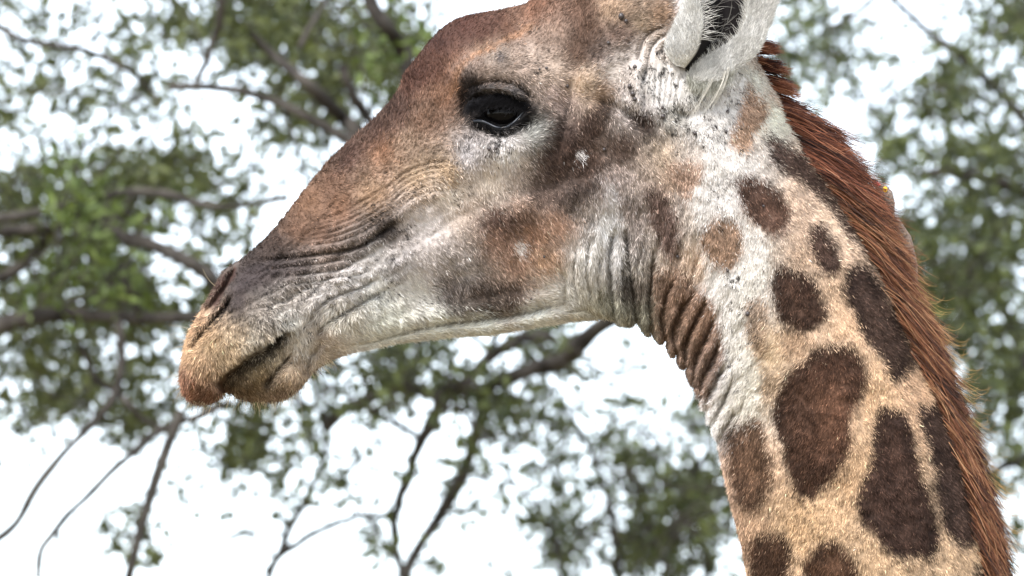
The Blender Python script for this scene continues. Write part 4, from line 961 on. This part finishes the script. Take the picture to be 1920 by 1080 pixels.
DL = (1.0,)      # density of the foliage
left_br = [
    ([(-440, 60), (-260, 40), (-80, 30), (0, 48), (22, 70), (74, 80), (148, 93), (185, 105), (222, 120), (252, 133), (281, 163), (300, 200)], 14, 4, (14.20, 14.04)),
    ([(315, 163), (370, 154), (426, 152), (480, 152), (522, 172), (559, 207), (600, 237), (640, 267), (700, 290), (800, 330), (950, 400), (1150, 420), (1350, 500), (1560, 760), (1620, 1100), (1640, 1500), (1665, 2600), (1660, 4200), (1640, 6100)], 9, 46, (14.04, 14.52)),
    ([(418, -140), (418, 0), (411, 48), (392, 93), (378, 140), (365, 156)], 12, 6, (13.96, 14.04)),
    ([(660, -120), (700, 18), (726, 48), (752, 82), (765, 122), (790, 240), (840, 340)], 18, 26, (14.12, 14.28)),
    ([(470, 60), (520, 110), (589, 167), (630, 211), (674, 252), (720, 290)], 7, 24, (14.04, 14.20)),
    ([(640, 120), (659, 178), (692, 222), (720, 270)], 10, 12, (14.08, 14.16)),
    ([(-530, 455), (-400, 440), (0, 408), (90, 395), (178, 372), (250, 358), (322, 363), (355, 378), (404, 392), (480, 385), (540, 372)], 18, 5, (14.44, 14.04)),
    ([(150, 395), (205, 432), (232, 449), (296, 461), (344, 487), (385, 513), (430, 560), (500, 640)], 14, 18, (14.20, 13.96)),
    ([(-540, 485), (-400, 468), (-100, 445), (0, 434), (90, 426), (174, 420), (240, 395)], 24, 10, (14.48, 14.28)),
    ([(-650, 712), (-500, 695), (-200, 640), (0, 615), (50, 592), (100, 585), (178, 590), (259, 594), (390, 594), (480, 600), (560, 610)], 36, 9, (14.56, 14.16)),
    ([(-560, 510), (-300, 520), (-60, 540), (20, 520), (60, 480), (90, 440)], 26, 11, (14.52, 14.36)),
    ([(225, 600), (230, 680), (222, 732), (207, 769), (163, 806), (122, 843), (74, 902), (56, 924), (41, 973), (30, 987), (0, 1010), (-60, 1050), (-300, 1180), (-700, 1260), (-1060, 1200)], 10, 7, (14.04, 13.96)),
    ([(150, 650), (181, 713), (222, 736), (237, 750), (259, 787), (300, 800)], 8, 5, (14.04, 14.00)),
    ([(430, 752), (385, 774), (333, 791), (300, 806), (274, 824), (237, 858), (196, 895), (163, 936), (126, 965), (104, 995), (78, 1024), (70, 1065), (72, 1140), (80, 1280), (160, 1430)], 8, 7, (13.84, 13.80)),
    ([(340, 770), (319, 821), (296, 880), (281, 932), (267, 984), (252, 1028), (237, 1085), (215, 1240), (150, 1430), (-200, 1620), (-750, 1560), (-1080, 1250)], 12, 22, (13.88, 13.96)),
    ([(104, 995), (112, 1020), (120, 1042)], 4, 2, (13.80, 13.80)),
    ([(560, 90), (600, 20), (640, -60)], 7, 6, (14.04, 14.04)),
    ([(226, 500), (250, 560), (262, 590)], 8, 10, (14.08, 14.12)),
    ([(520, 170), (540, 230), (575, 330), (600, 400)], 3, 2, (14.12, 14.12)),
]
blobsL1 = [(-500, 300, 400, 400, 400), (300, -350, 600, 200, 500), (900, -320, 400, 180, 300), (-300, -300, 400, 200, 250), (-500, 800, 300, 200, 120), (1150, 200, 260, 260, 220), (1530, 700, 130, 300, 160), (620, 70, 170, 110, 300), (700, 150, 110, 130, 210), (560, 20, 160, 50, 90), (640, 210, 130, 90, 120), (560, 130, 120, 90, 80), (480, 60, 110, 90, 80),
           (240, 350, 140, 60, 150), (320, 320, 110, 60, 130), (50, 400, 150, 70, 190), (60, 300, 70, 50, 30), (230, 560, 160, 70, 170), (90, 640, 160, 80, 200), (400, 590, 200, 26, 120), (330, 600, 200, 30, 80),
           (60, 500, 120, 60, 80), (130, 700, 190, 60, 150), (60, 760, 140, 26, 50), (180, 740, 120, 40, 50), (300, 790, 150, 45, 100), (270, 950, 60, 110, 60), (160, 50, 190, 60, 40), (60, 20, 90, 40, 26),
           (140, 150, 140, 60, 36), (280, 110, 140, 90, 34), (400, 60, 120, 60, 40), (360, 30, 110, 40, 30), (300, 190, 110, 40, 26), (170, 190, 110, 50, 34), (260, 240, 120, 40, 24),
           (490, 800, 90, 80, 70), (470, 860, 90, 50, 30), (410, 860, 60, 40, 18), (540, 290, 140, 60, 34), (450, 260, 80, 60, 14), (490, 330, 90, 60, 20), (500, 520, 80, 60, 20), (420, 490, 120, 60, 44), (440, 400, 120, 40, 40),
           (380, 700, 160, 50, 30), (330, 660, 160, 40, 36), (30, 200, 90, 80, 18), (500, 940, 60, 50, 8), (130, 560, 110, 60, 70), (240, 980, 50, 80, 20), (-150, 400, 170, 350, 500), (-150, 100, 200, 120, 90), (-150, 800, 160, 100, 80),
           (400, -120, 400, 110, 330), (-50, -100, 250, 90, 120), (620, 380, 60, 60, 8)]
blobsL2 = [(160, 440, 90, 90, 150), (130, 340, 60, 40, 30), (190, 510, 90, 60, 70), (170, 400, 40, 60, 40), (700, 90, 120, 90, 50), (60, 545, 60, 30, 16), (350, 350, 60, 20, 12)]
gz = 0.0
tb = at(-1150, 900, 14.9); tb = np.array([tb[0], tb[1], gz])
make_tree('dark branched leafy tree filling the left, behind the muzzle', 'blurred trees behind the giraffe', tuple(tb),
          [tb + [0, 0, -.1], tb + [.05, 0, 1.2], at(-1120, 1300, 14.8), at(-900, 800, 14.7), at(-500, 640, 14.55), at(-420, 440, 14.45), at(-330, 60, 14.4), at(-200, -400, 14.3)], [.2, .16, .14, .11, .07, .04, .025, .012], left_br,
          [('a', m_leafA, blobsL1, .0245, .26, 14.3, 15.9), ('b', m_leafC, blobsL2, .0245, .25, 14.0, 15.0)], DL)
# ---- centre tree (bare, pale limbs)
cen_br = [
    ([(551, 753), (582, 760), (600, 768), (611, 782), (615, 813), (611, 858), (591, 898), (573, 942), (551, 978), (529, 1022), (502, 1080), (490, 1160), (550, 1450), (598, 1640)], 4, 16, (14.9, 15.1)),
    ([(612, 800), (618, 791), (640, 771), (689, 748), (729, 733), (773, 724), (818, 742), (853, 735), (884, 704), (920, 667), (973, 632), (1033, 630)], 16, 16, (14.9, 14.6)),
    ([(853, 735), (908, 728), (954, 705), (1010, 691), (1051, 682), (1088, 642), (1139, 600), (1200, 560), (1350, 560), (1470, 640)], 14, 34, (14.8, 14.3)),
    ([(908, 725), (905, 765), (894, 811), (880, 849), (871, 889), (840, 933), (822, 978), (787, 1018), (760, 1067), (730, 1160), (680, 1420), (608, 1640)], 14, 16, (14.8, 15.1)),
    ([(840, 738), (822, 760), (804, 800), (787, 831), (769, 884), (751, 929), (738, 973), (740, 1009), (747, 1049), (755, 1100)], 18, 8, (14.9, 15.0)),
    ([(680, 760), (724, 787), (750, 800), (787, 822)], 6, 7, (14.9, 15.0)),
    ([(500, 1075), (520, 1044), (556, 1018), (596, 993), (640, 976), (680, 967), (710, 968), (738, 973)], 9, 6, (15.0, 15.0)),
    ([(430, 1012), (440, 1007), (484, 993), (529, 1000)], 5, 3, (15.0, 15.0)),
    ([(465, 1000), (480, 1018), (511, 1040), (520, 1044)], 4, 5, (15.0, 15.0)),
    ([(884, 704), (898, 686), (926, 649), (935, 610), (940, 560)], 8, 6, (14.7, 14.7)),
    ([(920, 667), (880, 620), (860, 560)], 5, 4, (14.7, 14.7)),
    ([(871, 889), (900, 893), (920, 908)], 3, 2, (14.9, 14.9)),
]
blobsC = [(700, 1370, 400, 120, 120), (760, 655, 45, 60, 34), (700, 700, 90, 45, 50), (830, 710, 120, 40, 36), (760, 760, 80, 24, 20), (900, 800, 50, 60, 18), (870, 740, 70, 60, 26), (1010, 640, 80, 50, 30), (1040, 600, 90, 40, 20), (640, 720, 80, 60, 14),
          (640, 880, 50, 50, 8), (720, 1000, 40, 40, 10), (680, 820, 30, 50, 4), (880, 890, 30, 30, 8), (800, 1000, 60, 60, 6), (460, 840, 60, 60, 16), (590, 700, 80, 40, 10), (1000, 740, 120, 50, 22), (860, 640, 80, 40, 22), (640, 900, 60, 30, 3), (820, 1080, 60, 40, 6), (560, 960, 70, 50, 10), (470, 1000, 60, 60, 12), (700, 940, 60, 40, 8), (600, 830, 60, 60, 8), (900, 960, 60, 60, 10), (780, 860, 50, 60, 6), (950, 760, 90, 60, 20)]
tb = at(640, 900, 15.3); tb = np.array([tb[0], tb[1], gz])
make_tree('slender open tree with bare forking grey limbs seen below the jaw', 'blurred trees behind the giraffe', tuple(tb),
          [tb + [0, 0, -.1], tb + [.03, 0, 1.2], tb + [-.02, 0, 2.4], at(620, 1900, 15.2), at(600, 1560, 15.15)], [.13, .11, .09, .06, .03], cen_br,
          [('a', m_leafB, blobsC, .026, .26, 14.4, 15.3)], DL)
# ---- right tree
right_br = [
    ([(1790, 505), (1822, 511), (1852, 535), (1876, 567), (1896, 606), (1915, 660), (1960, 800), (2100, 1100)], 8, 30, (15.6, 15.4)),
    ([(1650, -40), (1698, 27), (1751, 67), (1850, 150), (1990, 300), (2150, 520)], 4, 24, (15.2, 15.6)),
    ([(1540, 60), (1600, 30), (1700, -60), (1800, -200)], 5, 10, (15.2, 15.4)),
    ([(1700, 330), (1760, 320), (1850, 330), (1960, 380), (2150, 540)], 6, 26, (15.2, 15.6)),
    ([(1840, 900), (1880, 870), (1960, 850), (2100, 900)], 8, 20, (15.4, 15.5)),
]
blobsR = [(2500, 400, 400, 500, 600), (2000, -350, 500, 200, 400), (1500, -250, 300, 130, 180), (1560, 240, 120, 90, 26), (1650, 170, 120, 90, 26), (1600, 330, 80, 60, 14), (1500, 20, 90, 60, 70), (1540, 90, 90, 70, 70), (1500, 110, 60, 50, 40), (1580, 150, 90, 70, 34), (1690, 140, 90, 60, 20), (1600, 60, 80, 60, 34), (1640, 220, 110, 70, 40), (1660, 290, 80, 60, 34), (1720, 310, 140, 70, 110),
          (1850, 90, 130, 110, 220), (1880, 30, 90, 60, 120), (1800, 170, 120, 90, 110), (1880, 210, 110, 90, 120), (1830, 290, 140, 80, 150), (1900, 330, 90, 80, 80), (1760, 380, 130, 60, 110),
          (1750, 460, 130, 60, 250), (1780, 540, 170, 100, 520), (1830, 640, 170, 110, 480), (1880, 480, 90, 100, 200), (1850, 740, 130, 90, 170), (1890, 700, 70, 60, 60), (1880, 830, 100, 90, 90), (1900, 930, 60, 90, 50), (1780, 420, 160, 40, 60),
          (1900, 1020, 60, 80, 30), (2150, 300, 260, 420, 900), (2100, 850, 220, 260, 300), (1800, -120, 450, 120, 400), (1690, 600, 90, 90, 60)]
tb = at(2500, 900, 16.0); tb = np.array([tb[0], tb[1], gz])
make_tree('dense dark green tree standing to the right, behind the mane', 'blurred trees behind the giraffe', tuple(tb),
          [tb + [0, 0, -.1], tb + [0, 0, 1.5], at(2480, 1500, 15.9), at(2320, 900, 15.7), at(2150, 520, 15.6), at(2080, 0, 15.5)], [.22, .19, .16, .1, .06, .03], right_br,
          [('a', m_leafB, blobsR, .025, .25, 15.0, 16.4)], (.6,))
# ---- leafy shrub crown under the jaw, right of centre
sh_br = [([(1150, 1300), (1160, 1080), (1150, 960), (1110, 850), (1060, 760)], 14, 3, (15.4, 15.2)), ([(1230, 1300), (1250, 1060), (1280, 930), (1330, 840)], 16, 4, (15.4, 15.3)),
         ([(1100, 1300), (1060, 1080), (1020, 960), (960, 900)], 10, 3, (15.4, 15.2)), ([(1300, 1300), (1330, 1030), (1300, 1000), (1240, 900)], 12, 5, (15.5, 15.4))]
blobsS = [(1560, 1250, 400, 160, 300), (1190, 880, 150, 100, 170), (1130, 830, 110, 90, 70), (1060, 790, 90, 70, 34), (1180, 780, 120, 60, 50), (1250, 720, 70, 60, 26), (1230, 960, 160, 80, 190), (1160, 970, 120, 80, 90), (1320, 880, 70, 110, 130),
          (1290, 1030, 140, 70, 210), (1180, 1050, 160, 60, 110), (1330, 960, 80, 90, 110), (1000, 870, 80, 60, 26), (980, 980, 60, 40, 16), (1010, 1040, 60, 60, 26), (1070, 930, 70, 70, 36), (1100, 720, 80, 50, 14), (1200, 660, 90, 40, 10),
          (1030, 740, 60, 40, 10), (1310, 790, 50, 40, 24), (1330, 740, 40, 40, 10), (1220, 1200, 300, 120, 400), (1080, 1030, 50, 50, 20), (1250, 830, 60, 60, 26)]
tb = at(1210, 900, 15.7); tb = np.array([tb[0], tb[1], gz])
make_tree('green small leaved tree crown under the throat, left of the neck', 'blurred trees behind the giraffe', tuple(tb),
          [tb + [0, 0, -.1], tb + [0, 0, 1.5], tb + [.05, 0, 2.8], at(1210, 1700, 15.6), at(1200, 1280, 15.5)], [.16, .13, .1, .05, .03], sh_br,
          [('a', m_leafB, blobsS, .0245, .25, 15.0, 16.2)], (.52,))

# ------------------------------------------------------------------ ground
m_gr, b_ = mat_new('dry_grass_ground', (.16, .14, .07), .95, .1); noise_tint(m_gr, b_, (.13, .11, .065), (.25, .20, .13), .8)
gx = np.linspace(-1, 1, 61); gx = np.sign(gx) * np.abs(gx) ** 3 * 3000
X, Y = np.meshgrid(gx, gx); Zg = .0 * X + .12 * fbm(X / 9, Y / 9, 900, 3) * np.clip(np.hypot(X - 1.7, Y) / 8 - .6, 0, 1) - .005
V_ = np.stack([X.ravel(), Y.ravel(), Zg.ravel()], 1); m_ = len(gx); i = np.arange(m_ - 1)[:, None] * m_; j = np.arange(m_ - 1)[None]
F_ = np.stack([i + j, i + j + 1, i + m_ + j + 1, i + m_ + j], -1).reshape(-1, 4)
g_ = mesh_obj('ground', V_, F_, m_gr); tag(g_, 'dry grassy ground under the giraffe and the trees', None, None, 'structure')
print('scene built')
